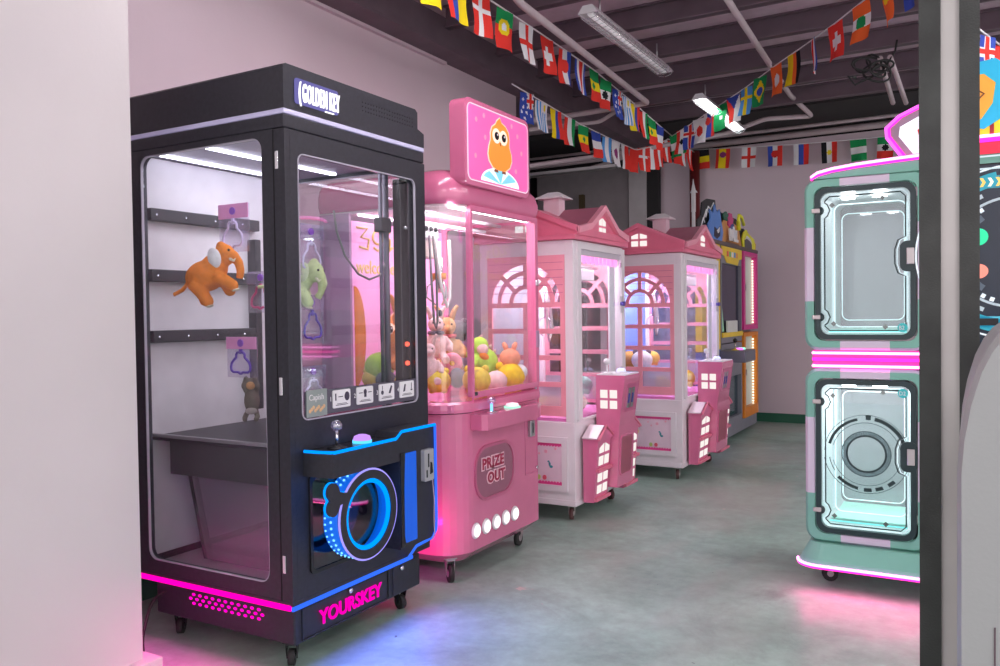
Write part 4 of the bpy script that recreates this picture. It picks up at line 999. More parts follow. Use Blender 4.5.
    for s in (-1, 1):
        P = [(uc, AP + .012), (uc + s * gw * .55, 1.79), (uc + s * gw, 1.752)]
        for (a, b), (a2, b2) in zip(P, P[1:]):
            m.loft([[(a, y, b), (a2, y, b2), (a2, y, b2 - .01), (a, y, b - .01)] for y in (-.012, c)])
    m.build('gable_tiles', MAUVE, h)
    deco_window(h, MY, uc - .05, uc + .05, 1.738, 1.845, -.0215, -.026, arched=True, name='gable_window')
    deco_window(h, MX, c - .065, c + .055, 1.745, 1.840, e0 + .019, e0 + .012, arched=True, name='gable_window')
    ch = MB().box(W * .40, W * .40 + .09, c - .08, c + .03, 1.86, 2.0, .003).build('chimney', paint('pale pink chimney', (.80, .58, .66), .45), h)
    m = MB(); x0, x1, y0, y1 = W * .40 - .035, W * .40 + .125, c - .12, c + .07
    m.loft([[(x0, y0, 1.985), (x1, y0, 1.985), (x1, y1, 1.985), (x0, y1, 1.985)], [(x0, y0, 1.992), (x1, y0, 1.992), (x1, y1, 1.992), (x0, y1, 1.992)], [(x0 + .06, y0 + .06, 2.03), (x1 - .06, y0 + .06, 2.03), (x1 - .06, y1 - .06, 2.03), (x0 + .06, y1 - .06, 2.03)]])
    m.build('chimney_cap', WPL, ch)
    # play tower on the front
    T0, T1, TY = W * .36, W * .69, -.25
    prof_t = [(T0 + .0, .87), (T1 - .0, .87)]
    m = MB()
    m.loft([[(T0, -.016, z), (T1, -.016, z), (T1, yy - .0, z), (T0, yy, z)] for z, yy in ((.175, -.15), (.55, -.165), (.84, -.205), (.865, -.205))])
    tw = m.build('console_tower', PNK, h)
    MB().box(T0 + .004, T1 - .004, -.200, -.02, .865, .872).build('control_deck', WPL, tw)
    joystick(h, T0 + .05, -.07, .872, WPL, WPL, WPL, .075)
    o = MB().lathe([(.036, 0), (.036, .008), (0, .010)], (T0 + .16, -.12, .872)).build('button_rim', WPL, h); MB().ball((T0 + .16, -.12, .885), .03, (1, 1, .6)).build('button', paint('lilac button', (.6, .65, .95), .3, emit=(.6, .65, 1), es=.5), o)
    deco_window(tw, lambda a, b, d: (d, a, b), -.155, -.045, .66, .775, T0 - .0005, T0 - .004)
    m = MB()
    for a, b in ((-.12, .60), (-.105, .61), (-.09, .60), (-.12, .585), (-.105, .575), (-.09, .585), (-.105, .593)):
        m.tube([(T0 - .0025, a, b), (T0 + .0005, a, b)], .003, 8)
    m.build('speaker_holes', PNKD, tw, kind='stuff')
    # coin plates, prize mouth on the leaning front
    def fy(z): return -.165 - (z - .55) * (.04 / .29) if z > .55 else -.15 - (z - .175) * (.015 / .375)
    fo_ = MB().loft([[(x, fy(z) + d, z) for x, z in ((T0 + .05, .64), (T1 - .02, .64), (T1 - .02, .81), (T0 + .05, .81))] for d in (-.003, .001)]).build('coin_recess', PNKD, tw)
    for x in (T0 + .075, T0 + .135):
        q = MB().loft([[(xx, fy(z) + d, z) for xx, z in ((x, .66), (x + .045, .66), (x + .045, .785), (x, .785))] for d in (-.008, -.003)]).build('coin_plate', CHROME, fo_)
        MB().loft([[(xx, fy(z) + d, z) for xx, z in ((x + .012, .69), (x + .026, .69), (x + .026, .75), (x + .012, .75))] for d in (-.011, -.008)]).build('coin_slot', paint('dark blue slot', (.05, .05, .35), .3), q)  # plain dark blue slot colour
    m = MB(); m.holed([(x, z) for x, z in rrect(T0 + .03, T1 - .03, .24, .49, .03)], rrect(T0 + .04, T1 - .04, .25, .48, .025), lambda a, b, d: (a, fy(b) + d, b), -.006, .002); mo = m.build('prize_mouth', PNK, tw)
    MB().prism(rrect(T0 + .039, T1 - .039, .249, .481, .025), lambda a, b, d: (a, fy(b) + d, b), -.0025, -.001).build('mouth_interior', paint('mouth deep rose', (.36, .09, .14), .5), mo)
    # two toy houses flanking the tower
    for s, a0, a1, far in ((-1, W * .10, T0 - .004, False), (1, T1 + .004, W * .95, True)):
        nm = 'toy_house'
        m = MB(); m.loft([[(a0, -.016, z), (a1, -.016, z), (a1, yy, z), (a0, yy, z)] for z, yy in ((.115, -.085), (.49, -.115))]); th = m.build(nm, PNK, h)
        ac = (a0 + a1) / 2
        m = MB(); m.prism([(a0 - .008, .488), (a1 + .008, .488), (a1 + .010, .50), (ac, .56), (a0 - .010, .50)], MY, -.125, -.016); m.build('toy_gable', PNK, th)
        m = MB(); m.prism([(a0 - .012, .498), (ac, .563), (ac, .571), (a0 - .016, .505)], MY, -.112, -.016); m.prism([(a1 + .012, .498), (ac, .563), (ac, .571), (a1 + .016, .505)], MY, -.112, -.016); m.build('toy_roof', paint('pearl roof', (.85, .68, .76), .25), th)
        m = MB(); m.tube([(a0 - .016, -.127, .497), (a0 + .01, -.127, .513), (ac, -.127, .570), (a1 - .01, -.127, .513), (a1 + .016, -.127, .497)], .007, 8); m.build('toy_roof_rim', PNKR, th)
        gy = lambda z: -.085 - (z - .115) * (.030 / .375)
        mp = lambda a, b, d: (a, gy(b) + d, b)
        deco_window(th, mp, a0 + .03, a1 - .025, .335, .465, -.003, .001, arched=True)
        deco_window(th, mp, a0 + .03, a1 - .025, .165, .285, -.003, .001)
        for z in ((.345,) if False else (.30, .125)):
            b_ = MB().loft([[(a0 - .004, gy(z), z), (a1 + .004, gy(z), z), (a1 + .004, gy(z) - .022, z), (a0 - .004, gy(z) - .022, z)], [(a0 - .004, gy(z), z + .018), (a1 + .004, gy(z), z + .018), (a1 + .004, gy(z) - .022, z + .018), (a0 - .004, gy(z) - .022, z + .018)]]).build('balcony', PNKR, th)
    for x, y in ((.10, .07), (W - .10, .07), (.10, DPH - .08), (W - .10, DPH - .08)):
        caster(h, x, y, .036, .10, .2 + x, y < .3, paint('pale caster metal', (.62, .58, .58), .35, .4), paint('caster wheel brown', (.12, .05, .05), .6))
    return h
house((-2.03, 4.42, 0), .80, 'pink roofed house claw machine, the nearer of two, right of the chick machine', 0, paint('grey inner panel', (.42, .38, .46), .5))
house((-1.83, 5.87, 0), .98, 'pink roofed house claw machine, the farther of two, with a blue inside', 1, paint('blue inner panel', (.14, .24, .70), .5))
# prizes inside the houses
ball_plush(inside(553, 408, ony(553, 408, 4.7).x, .055, BOXH1), .055, COR, 'coral toy low behind frosted pane in the nearer house machine', None, None, None)
ball_plush(inside(544, 412, ony(544, 412, 4.75).x, .05, BOXH1), .05, YLW2, 'yellow toy low behind frosted pane in the nearer house machine', None, None, None)
ball_plush(inside(583, 385, ony(583, 385, 4.78).x, .06, BOXH1), .06, TEALP, 'teal plush ball behind the door of the nearer house machine', None, None, None)
ball_plush(inside(588, 402, ony(588, 402, 4.65).x, .045, BOXH1), .045, PLP, 'pale plush ball beside the tower of the nearer house machine', None, None, None)
ball_plush(inside(629, 361, ony(629, 361, 6.15).x, .085, BOXH2), .085, BRN, 'brown orange plush bear at the left of the farther house machine', 'round')
ball_plush(inside(652, 358, ony(652, 358, 6.2).x, .06, BOXH2), .06, plush('gold ball', (.9, .55, .15)), 'gold plush ball beside the black and white one', None, None, None)
t = ball_plush(inside(642, 360, ony(642, 360, 6.1).x, .08, BOXH2), .08, WHP, 'white plush bear with dark patches in the farther house machine', 'round', GRYP, 'smile')
ball_plush(inside(632, 378, ony(632, 378, 6.05).x, .06, BOXH2), .06, LIME, 'lime plush low at the left of the farther house machine', None, None, None)
ball_plush(inside(648, 380, ony(648, 380, 6.05).x, .065, BOXH2), .065, BLUP, 'blue plush in the middle of the farther house machine bed', 'long', None, None)
ball_plush(inside(662, 384, ony(662, 384, 6.1).x, .065, BOXH2), .065, BRN, 'brown plush at the right of the farther house machine bed', None, None, None)
ball_plush(inside(686, 378, ony(686, 378, 6.3).x, .07, BOXH2), .07, YLW, 'yellow plush behind the door of the farther house machine', None, None, None)

# ------------------------------------------------------------------ cartoon ball machine in the far corner
bm_ = thing('ball_game_machine', 'tall arcade ball machine with cartoon monster header in the far corner', 'arcade machine', (-2.0, 7.0, 0), PI / 2)
GRYM = paint('grey machine metal', (.22, .22, .26), .45); OGE = paint('orange panel', (.80, .25, .02), .4); YLP = paint('yellow panel', (.90, .62, .03), .4); MGP = paint('magenta panel', (.72, .04, .28), .4)
MB().box(0, 2.06, 0, .6, .04, .16, .005).build('base', GRYM, bm_)
MB().box(0, 2.06, .06, .6, .16, 1.86, .005).build('cabinet', GRYM, bm_)
b = MB().box(.0, .60, -.0, .06, .9, 1.87, .003).build('near_bay_frame', YLP, bm_); MB().box(.0, .60, .0, .06, .16, .895, .003).build('lower_panel', paint('blue panel', (.03, .12, .55), .4), b)
gb = MB().holed(rrect(.61, 1.40, .95, 1.87, .004), rrect(.64, 1.37, 1.02, 1.70, .004), MY, -.005, .06).build('glass_bay_frame', GRYM, bm_)
MB().box(.63, 1.38, .02, .025, 1.01, 1.72).build('glass', glass('violet glass', (.5, .5, .62), .12, .5), gb)
MB().box(.63, 1.38, .05, .06, 1.0, 1.72).build('bay_back', paint('violet grey back', (.26, .26, .40), .4), gb)
m = MB(); m.prism([(.62, 1.86), (.62, 1.78), (.72, 1.77), (.80, 1.71), (1.22, 1.70), (1.28, 1.76), (1.39, 1.77), (1.39, 1.86)], MY, -.012, -.005); yb = m.build('title_plate', YLP, gb)
for i, c in enumerate(((.8, .1, .1), (.1, .5, .2), (.9, .9, .9), (.1, .3, .7), (.8, .3, .1))):
    MB().box(.80 + i * .09, .86 + i * .09, -.015, -.012, 1.77, 1.82, .002).build('title_letter', paint('letter %d' % i, c, .4), yb)
MB().box(.62, 1.39, -.02, .0, 1.005, 1.05, .003).build('yellow_ledge', YLP, gb)
MB().box(.78, 1.16, -.022, -.004, 1.05, 1.16, .003).build('notice_card', paint('notice paper', (.70, .70, .66), .6), gb)
MB().prism([(.66, 1.06), (.78, 1.06), (.70, 1.30), (.66, 1.42)], MY, .012, .018).build('green_slide', paint('pale green slide', (.35, .75, .5), .4), gb)
lp = MB().holed(rrect(.61, 1.40, .16, .94, .004), rrect(.66, 1.36, .22, .62, .01), MY, -.005, .06).build('lower_frame', GRYM, bm_)
MB().box(.65, 1.37, .03, .035, .21, .63).build('prize_glass', glass('pale cyan glass', (.6, .7, .72), .12, .5), lp)
MB().box(.65, 1.37, .055, .06, .21, .63).build('prize_back', paint('pale grey cyan', (.42, .5, .52), .5), lp)
ry = MB().box(.55, .95, -.24, .0, .78, .89, .01).build('control_tray', paint('blue grey tray', (.14, .14, .18), .4), bm_)
joystick(bm_, .66, -.12, .89, BLK2, CHROME, YLP, .09)
for i, (x, c) in enumerate(((.74, (.9, .2, .9)), (.83, (.3, .9, .6)))):
    MB().lathe([(.034, 0), (.03, .018), (0, .02)], (x, -.14, .89)).build('button', paint('lit button %d' % i, c, .3, emit=c, es=.8), ry)
for (z0, z1, col, nm) in ((1.06, 1.86, MGP, 'upper_lamp_bay'), (.16, 1.03, OGE, 'lower_lamp_bay')):
    o = MB().holed(rrect(1.43, 2.06, z0, z1, .004), rrect(1.50, 1.99, z0 + (.05 if z0 > 1 else .10), z1 - .04, .004), MY, -.02, .06).build(nm, col, bm_)
    MB().box(1.49, 2.0, .03, .04, z0 + .04, z1 - .03).build('pale_panel', paint('pale green white panel', (.66, .74, .66), .4), o)
    g = MB(); n = int((z1 - z0) / .034)
    for i in range(n): g.ball((1.955, .012, z0 + .07 + i * (z1 - z0 - .12) / n), .011, seg=8)
    g.build('bulb_row', glow('warm bulbs', (1, .95, .72), 1.3), o, kind='stuff')
    MB().box(1.48, 1.50, -.03, -.018, (z0 + z1) / 2, (z0 + z1) / 2 + .06).build('door_latch', STEEL, o)
hd = MB().box(-.02, 2.08, -.02, .2, 1.865, 1.90, .004).build('header_shelf', paint('header brown', (.12, .09, .09), .5), bm_)
def cut(name, pts, col, y, par, th=.012): return MB().prism([(a, 1.90 + (b - 1.90) * .84) for a, b in pts], MY, y, y + th).build(name, paint(name.replace('_', ' ') + ' paint', col, .5), par)
def lump(cx, cz, rx, rz, n=22, amp=0, k=9, ph=0):
    return [(cx + rx * (1 + amp * math.sin(k * a + ph)) * math.cos(a), cz + rz * (1 + amp * math.sin(k * a + ph)) * math.sin(a)) for a in [2 * PI * q / n for q in range(n)]]
cut('black_backdrop', [(-.05, 1.90), (-.05, 2.06), (.06, 2.12), (.10, 2.26), (.26, 2.32), (.52, 2.34), (.56, 2.24), (.9, 2.22), (1.3, 2.22), (1.42, 2.12), (1.62, 2.14), (1.74, 2.04), (1.8, 1.90)], (.015, .02, .02), .02, hd)
w = MB(); 
for p in ([(.12, 2.08), (.22, 2.2), (.30, 2.18), (.46, 2.30)], [(.20, 2.12), (.28, 2.24), (.36, 2.22)], [(.05, 2.0), (.12, 2.1), (.16, 2.06)]):
    w.tube([(a, .018, 1.90 + (b - 1.90) * .84) for a, b in p], .007, 6)
w.build('white_scribble', WPL, hd, kind='stuff')
cut('brown_board', [(.62, 1.90), (.66, 2.10), (.80, 2.18), (1.30, 2.12), (1.42, 1.90)], (.62, .28, .08), -.004, hd)
bl = cut('blue_monster', [(.22, 1.90), (.16, 2.04), (.24, 2.10), (.22, 2.2), (.33, 2.17), (.38, 2.27), (.46, 2.19), (.55, 2.24), (.60, 2.12), (.66, 2.0), (.62, 1.90)], (.10, .24, .62), -.016, hd)
cut('monster_mouth', [(.34, 1.93), (.36, 2.03), (.45, 2.01), (.55, 2.06), (.54, 1.95), (.44, 1.91)], (.03, .02, .04), -.020, bl, .004); cut('monster_teeth', [(.42, 2.0), (.45, 2.01), (.52, 2.045), (.50, 1.99), (.46, 1.97)], (.8, .8, .82), -.024, bl, .004)
cut('rose_monster', lump(.94, 2.16, .10, .085, 24, .12, 7), (.55, .05, .20), -.016, hd); cut('navy_monster', lump(1.0, 2.04, .085, .09, 24, .08, 6), (.03, .07, .25), -.022, hd); cut('pale_face', lump(1.02, 2.07, .035, .03), (.7, .75, .8), -.027, hd, .004)
cut('green_monster', lump(.78, 2.19, .10, .05, 20, .1, 5), (.02, .12, .08), -.014, hd)
ym = cut('yellow_monster', [(1.44, 1.90), (1.40, 2.0), (1.47, 2.08), (1.58, 2.12), (1.66, 2.08), (1.80, 2.05), (1.92, 2.03), (1.98, 1.96), (1.96, 1.90)], (.78, .74, .03), -.016, hd)
cut('wide_mouth', [(1.50, 1.90), (1.49, 1.98), (1.56, 2.03), (1.70, 2.01), (1.80, 1.95), (1.80, 1.90)], (.10, .09, .10), -.020, ym, .004); cut('gum_band', [(1.49, 1.99), (1.56, 2.045), (1.72, 2.02), (1.80, 1.96), (1.70, 1.99), (1.56, 2.01)], (.72, .70, .72), -.024, ym, .004)
w = MB(); w.tube([(1.2, -.02, 2.12), (1.25, -.02, 2.2), (1.36, -.02, 2.19), (1.45, -.02, 2.12)], .016, 8); w.tube([(1.22, -.02, 2.14), (1.24, -.02, 2.05)], .022, 8); w.build('yellow_arm', paint('yellow monster paint', (.78, .74, .03)), hd)
cut('orange_fin', [(1.86, 1.90), (1.90, 2.0), (2.02, 1.98), (2.0, 1.90)], (.75, .30, .05), -.012, hd)
text('header_lettering', 'BALL', .15, WPL, hd, (.80, -.036, 1.925), FR, .006, 1.0, .006)
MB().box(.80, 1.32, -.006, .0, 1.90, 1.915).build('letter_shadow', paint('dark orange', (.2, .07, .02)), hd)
for x in (.1, 1.9):
    for y_ in (.08, .5): caster(bm_, x, y_, .022, .045, 0, False)

# ------------------------------------------------------------------ mint and lilac locker game
lk = thing('locker_prize_machine', 'mint and lilac prize locker machine with magenta neon and stacked glass doors', 'prize machine', (-.648, 3.90, 0), 0)
MINT = paint('mint green panel', (.20, .46, .37), .4, var=.03); LILAC = paint('lilac white panel', (.66, .56, .68), .4, var=.03)
DDOOR = paint('black teal door frame', (.012, .03, .034), .3); CAVITY = paint('pale cavity', (.80, .82, .83), .35)
def rr_split(x0, x1, y0, y1, r, cx, cy, n=6):
    """rounded rectangle with an extra point each side of every straight"""
    pts = []
    P = rrect(x0, x1, y0, y1, r, n)
    ext = [((x1, y1 - cy), (x1 - cx, y1)), ((x0 + cx, y1), (x0, y1 - cy)), ((x0, y0 + cy), (x0 + cx, y0)), ((x1 - cx, y0), (x1, y0 + cy))]
    flags = []
    for c in range(4):
        pts.append(ext[c][0]); pts += P[c * n:(c + 1) * n]; pts.append(ext[c][1])
        flags += [0] * (n + 1) + [1]                 # last quad of each group spans the straight
    return pts, flags
CWd = .50
def split_frame(name, x0, x1, z0, z1, r, ins, d0, d1, par, cx=.15, cz=.22, side=.56):
    o_, fl_ = rr_split(x0, x1, z0, z1, r, cx, cz); i_, _ = rr_split(x0 + ins, x1 - ins, z0 + ins, z1 - ins, max(.02, r - ins * .4), cx - ins, cz - ins)
    m = MB(); n = len(o_)
    rings = [[(a, d, b) for a, b in o_] for d in (d0 + .012, d0 + side)]
    b3, _ = rr_split(x0 + .012, x1 - .012, z0 + .012, z1 - .012, r - .01, cx - .012, cz - .012)
    loops = [[m.bm.verts.new((a, side, b)) for a, b in o_], [m.bm.verts.new((a, d0 + .02, b)) for a, b in o_], [m.bm.verts.new((a, d0, b)) for a, b in b3], [m.bm.verts.new((a, d0, b)) for a, b in i_], [m.bm.verts.new((a, d1, b)) for a, b in i_]]
    for A, B in zip(loops, loops[1:]):
        for k in range(n):
            fc = m.bm.faces.new((A[k], A[(k + 1) % n], B[(k + 1) % n], B[k])); fc.material_index = fl_[k]
    return m.build(name, [MINT, LILAC], par)
WLINE = glow('cool white edge light', (.78, .93, 1), .8)
def locker(z0, z1, tagtxt, ring):
    fr = split_frame('locker_frame', 0, CWd, z0, z1, .06, .042, 0, .05, lk)
    # deep cavity
    m = MB(); ins = .05
    a, b_ = rrect(ins, CWd - ins, z0 + ins, z1 - ins, .04), rrect(ins + .04, CWd - ins - .04, z0 + ins + .035, z1 - ins - .03, .03)
    m.loft([[(x, y, z) for x, z in q] for q, y in ((a, .03), (b_, .20), (b_, .50))], False, False)
    m.build('locker_cavity', CAVITY, fr)
    MB().box(ins, CWd - ins, .50, .51, z0 + ins, z1 - ins).build('rear_pane', glass('rear pane', (.80, .82, .84), .08, .5, .05, .34, (.80, .76, .80)), fr)
    for sx in (0, 1):
        x = ins + .042 if sx == 0 else CWd - ins - .048
        MB().box(x, x + .006, .20, .21, z0 + .12, z1 - .11).build('cavity_light', WLINE, fr)
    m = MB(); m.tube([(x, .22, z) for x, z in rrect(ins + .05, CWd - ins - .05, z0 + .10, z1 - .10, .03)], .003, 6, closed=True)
    m.tube([(x, .36, z) for x, z in rrect(ins + .065, CWd - ins - .065, z0 + .13, z1 - .13, .03)], .0025, 6, closed=True); m.build('reflected_outline', paint('pale reflected outline', (.88, .93, .95), .3, emit=(.8, .95, 1), es=.5), fr)  # glowing tubes stand in for reflections of the door outline
    for x in (.17, .30):
        MB().lathe([(.030, 0), (.030, -.006), (0, -.006)], (x, .14, z1 - ins - .03)).build('ceiling_spot', WGLOW, fr)
    MB().box(ins + .045, CWd - ins - .045, .12, .48, z0 + ins + .036, z0 + ins + .040).build('lit_floor', paint('pale green lit floor', (.55, .85, .75), .3, emit=(.5, 1, .85), es=.15), fr)
    MB().tube([(ins + .04, .10, z0 + ins + .03), (CWd - ins - .04, .10, z0 + ins + .03)], .004, 6).build('floor_light', TEALG, fr)
    # door with bumps for hinges and lock
    x0, x1, y0, y1 = .048, CWd - .048, z0 + .048, z1 - .048
    door = MB().holed(rrect(x0, x1, y0, y1, .045, 8), rrect(x0 + .022, x1 - .022, y0 + .022, y1 - .022, .035, 8), MY, -.006, .02).build('locker_door', DDOOR, lk)
    MB().box(x0 + .02, x1 - .02, .002, .007, y0 + .02, y1 - .02).build('door_pane', GLASSG, door)
    def outline(off, rad):
        g = off; X0, X1, Y0, Y1 = x0 + g, x1 - g, y0 + g, y1 - g
        p = []
        p += [(X1 - .02, Y1), (X0 + .02, Y1), (X0, Y1 - .02)]
        for hz in (y1 - .10, y0 + .10):
            p += [(X0, hz + .035), (X0 + .012, hz + .025), (X0 + .022, hz), (X0 + .012, hz - .025), (X0, hz - .035)]
        p += [(X0, Y0 + .02), (X0 + .02, Y0), (X1 - .02, Y0), (X1, Y0 + .02)]
        lz = (y0 + y1) / 2 + .02
        p += [(X1, lz - .085), (X1 - .03, lz - .07), (X1 - .042, lz - .03), (X1 - .042, lz + .03), (X1 - .03, lz + .07), (X1, lz + .085), (X1, Y1 - .02)]
        return p
    MB().tube([(a, .000, b) for a, b in outline(.040, 0)], .003, 6, closed=True).build('door_outline', DDOOR, door)
    MB().tube([(a, .001, b) for a, b in outline(.031, 0)], .0022, 6, closed=True).build('door_edge_light', WLINE, door)
    for hz in (y1 - .10, y0 + .10):
        MB().box(.035, .070, -.014, -.004, hz - .010, hz + .010, .004).build('hinge', paint('brushed hinge', (.6, .52, .52), .35, .6), door)
        MB().lathe([(.020, 0), (.020, -.004), (0, -.004)], (.066, .0, hz), 16, 'y').build('hinge_boss', DDOOR, door)
    lz = (y0 + y1) / 2 + .02
    MB().prism(rrect(x1 - .062, x1 + .004, lz - .065, lz + .065, .028, 8), MY, -.010, .002).build('lock_plate', DDOOR, door)
    MB().box(x1 - .036, x1 - .006, -.016, -.009, lz - .035, lz + .035, .003).build('lock_body', paint('lock metal', (.55, .50, .50), .35, .5), door)
    for x, z in ((.115, y1 - .075), (.32, y1 - .055), (.12, y0 + .07), (.33, y0 + .055)):
        MB().prism([(x + .012, z), (x, z + .012), (x - .012, z), (x, z - .012)], MY, .030, .034).build('diamond_stud', paint('stud grey', (.16, .14, .13), .4, .6), door)
    tg = MB().prism([(x1 - .052 + .020 * math.cos(a), y1 - .052 + .020 * math.sin(a)) for a in [2 * PI * q / 20 for q in range(20)]] if ring else [(x1 - .052 + .020 * math.cos(a), y0 + .052 + .020 * math.sin(a)) for a in [2 * PI * q / 20 for q in range(20)]], MY, -.004, .001).build('number_tag', paint('teal tag', (.05, .55, .55), .4), door)
    text('tag_lettering', tagtxt, .024, WPL, tg, (x1 - .067, -.006, (y1 - .060) if ring else (y0 + .044)), FR, .0006, .9)
    if ring:
        c0_, c1_ = CWd / 2 + .005, (y0 + y1) / 2 + .02
        rg_ = MB().sector(c0_, c1_, .075, .083, 0, 2 * PI - 1e-3, MY, -.001, .001, 40).build('ring_print', DDOOR, door)
        MB().sector(c0_, c1_, .098, .101, 0, 2 * PI - 1e-3, MY, -.001, .001, 40).build('ring_print', DDOOR, rg_)
        MB().sector(c0_, c1_, .083, .098, 0, 2 * PI - 1e-3, MY, -.0005, .0005, 40).build('ring_print', glass('grey print', (.62, .66, .68), .05, .3), rg_)
        for a0, a1, r0_, r1_ in ((.30, 1.35, .150, .166), (1.8, 2.9, .148, .160), (1.45, 1.58, .15, .172), (3.3, 3.7, .15, .153), (3.9, 4.5, .150, .164), (4.65, 4.85, .15, .166), (4.95, 5.15, .15, .166), (5.3, 5.5, .15, .166), (0.05, 3.1, .170, .172), (3.3, 6.1, .172, .1745), (3.4, 6.0, .138, .140), (.2, 2.9, .136, .1385)):
            MB().sector(c0_, c1_, r0_, r1_, a0, a1, MY, -.001, .001, 20).build('arc_print', DDOOR, rg_)
    return fr
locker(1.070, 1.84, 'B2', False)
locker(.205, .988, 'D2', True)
# neon recess between lockers
MB().box(.03, CWd, .03, .5, .9885, 1.0695).build('neon_recess', paint('magenta lacquer', (.75, .05, .40), .3), lk)
for z in (1.000, 1.058):
    MB().tube([(.035, .10, z), (.035, .012, z), (.06, .004, z), (CWd, .004, z)], .006, 8).build('neon_tube', NEON, lk)
MB().tube([(.03, .10, 1.029), (.03, .03, 1.029), (CWd, .02, 1.029)], .007, 8).build('neon_tube', NEONP, lk)
# crown and base
pts = [(.03, .005, 1.845), (.06, -.004, 1.862), (.12, -.006, 1.874), (.22, -.006, 1.884), (.36, -.006, 1.892), (.50, -.006, 1.898)]
MB().tube(pts, .006, 8).build('neon_tube', NEON, lk)
MB().tube([(a, b + .004, c - .010) for a, b, c in pts], .006, 8).build('neon_tube', NEONP, lk)
m = MB(); m.prism([(.03, 1.835), (.06, 1.852), (.12, 1.864), (.22, 1.874), (.36, 1.882), (.50, 1.888), (1.6, 1.888), (1.6, 1.835)], MY, .002, .5); m.build('crown', MINT, lk)
sk = [[(-.035 + 0, -.085, .118), (1.6, -.085, .118), (1.6, .52, .118), (-.035, .52, .118)], [(-.028, -.078, .150), (1.6, -.078, .150), (1.6, .52, .150), (-.028, .52, .150)], [(.02, -.01, .208), (1.6, -.01, .208), (1.6, .5, .208), (.02, .5, .208)]]
def skring(x0, y0, z, r=.10):
    return [(x0 + r - r * math.cos(PI / 2 * i / 8), y0 + r - r * math.sin(PI / 2 * i / 8), z) for i in range(9)] + [(1.6, y0, z), (1.6, .52, z), (x0, .52, z)]
m = MB(); m.loft([skring(-.03, -.085, .115), skring(-.02, -.075, .140), skring(.015, -.02, .205, .07)]); m.build('flared_skirt', MINT, lk)
MB().tube(skring(-.034, -.089, .121)[:10], .006, 8).build('neon_tube', NEON, lk)
MB().tube([(a, b, z - .009) for a, b, z in skring(-.032, -.086, .121)[:10]], .006, 8).build('neon_tube', NEONP, lk)
for x, y_ in ((.10, .12), (.10, .42), (1.4, .12), (1.4, .42)): caster(lk, x, y_, .036, .115, .3, False, paint('grey caster metal', (.42, .38, .40), .35, .5), RUBBER)
# centre console with gauge screen
cc = MB().box(.50, 1.6, .0, .5, .205, 1.84, .006).build('centre_cabinet', BLK2, lk)
MB().prism(rrect(.505, 1.45, .99, 1.83, .01), MY, -.008, .001).build('screen_panel', paint('dark screen', (.02, .03, .05), .2), cc)
SCX, SCZ = .80, 1.475
TP = lambda nm, c, es=1.0: paint(nm, c, .4, emit=c, es=es * .35)
for r0_, r1_, a0, a1, mm in ((.245, .262, 2.0, 4.3, TP('screen grey arc', (.5, .6, .65), .5)), (.215, .225, 1.7, 4.6, TP('screen grey arc', (.5, .6, .65))), (.275, .330, 1.75, 2.5, TP('screen teal arc', (.02, .32, .42), .9)), (.275, .330, 3.75, 4.6, TP('screen teal arc', (.02, .32, .42))), (.345, .352, 1.7, 4.7, TP('screen white arc', (.8, .9, .95), .9)), (.165, .19, 2.2, 4.1, TP('screen dark arc', (.10, .14, .18), .4))):
    MB().sector(SCX, SCZ, r0_, r1_, a0, a1, MY, -.011, -.008, 30).build('screen_arc', mm, cc)
for k in range(14):
    a = 2.1 + k * .17
    MB().sector(SCX, SCZ, .195, .212, a, a + .08, MY, -.011, -.008, 3).build('gauge_tick', TP('screen white arc', (.8, .9, .95)), cc)
MB().prism(lump(.68, 1.54, .035, .035), MY, -.012, -.008).build('green_dot', TP('green lamp', (.02, .75, .35)), cc); MB().prism(lump(.68, 1.40, .035, .03), MY, -.012, -.008).build('coral_dot', TP('coral lamp', (.95, .30, .22)), cc)
for k in range(6):
    x = .60 + k * .028; z = 1.742
    MB().prism([(x, z), (x + .012, z), (x + .022, z + .018), (x + .012, z + .036), (x, z + .036), (x + .010, z + .018)], MY, -.012, -.008).build('chevron', TP('chevron amber', (.95, .62, .15)) if k % 2 else TP('chevron cream', (.9, .85, .7)), cc)
MB().box(.52, 1.45, -.010, -.008, 1.735, 1.785).build('teal_band', TP('teal band', (.05, .30, .38), .5), cc)
for z in (1.815, 1.865):
    MB().tube([(.53, -.012, z), (1.45, -.012, z)], .0035, 6).build('light_line', WLINE, cc)
MB().box(.50, 1.6, -.012, .0, 1.875, 1.925).build('red_band', TP('red band', (.8, .02, .06), 1.0), cc)
MB().tube([(.50, -.02, 1.945), (1.6, -.02, 1.945)], .007, 8).build('neon_tube', NEON, cc); MB().tube([(.50, -.016, 1.932), (1.6, -.016, 1.932)], .010, 8).build('neon_tube', NEONP, cc)
MB().box(.60, .76, -.011, -.008, 1.17, 1.215).build('readout_frame', TP('readout teal', (.1, .55, .7), .6), cc)
MB().box(.61, .75, -.013, -.011, 1.178, 1.207).build('readout', BLK2, cc)
text('readout_lettering', 'OF', .04, TP('readout white', (.85, .9, .95), .8), cc, (.62, -.012, 1.115), FR, .001)
MB().box(.60, .70, -.012, -.008, 1.05, 1.07).build('readout_bar', TP('readout white', (.85, .9, .95), .8), cc)
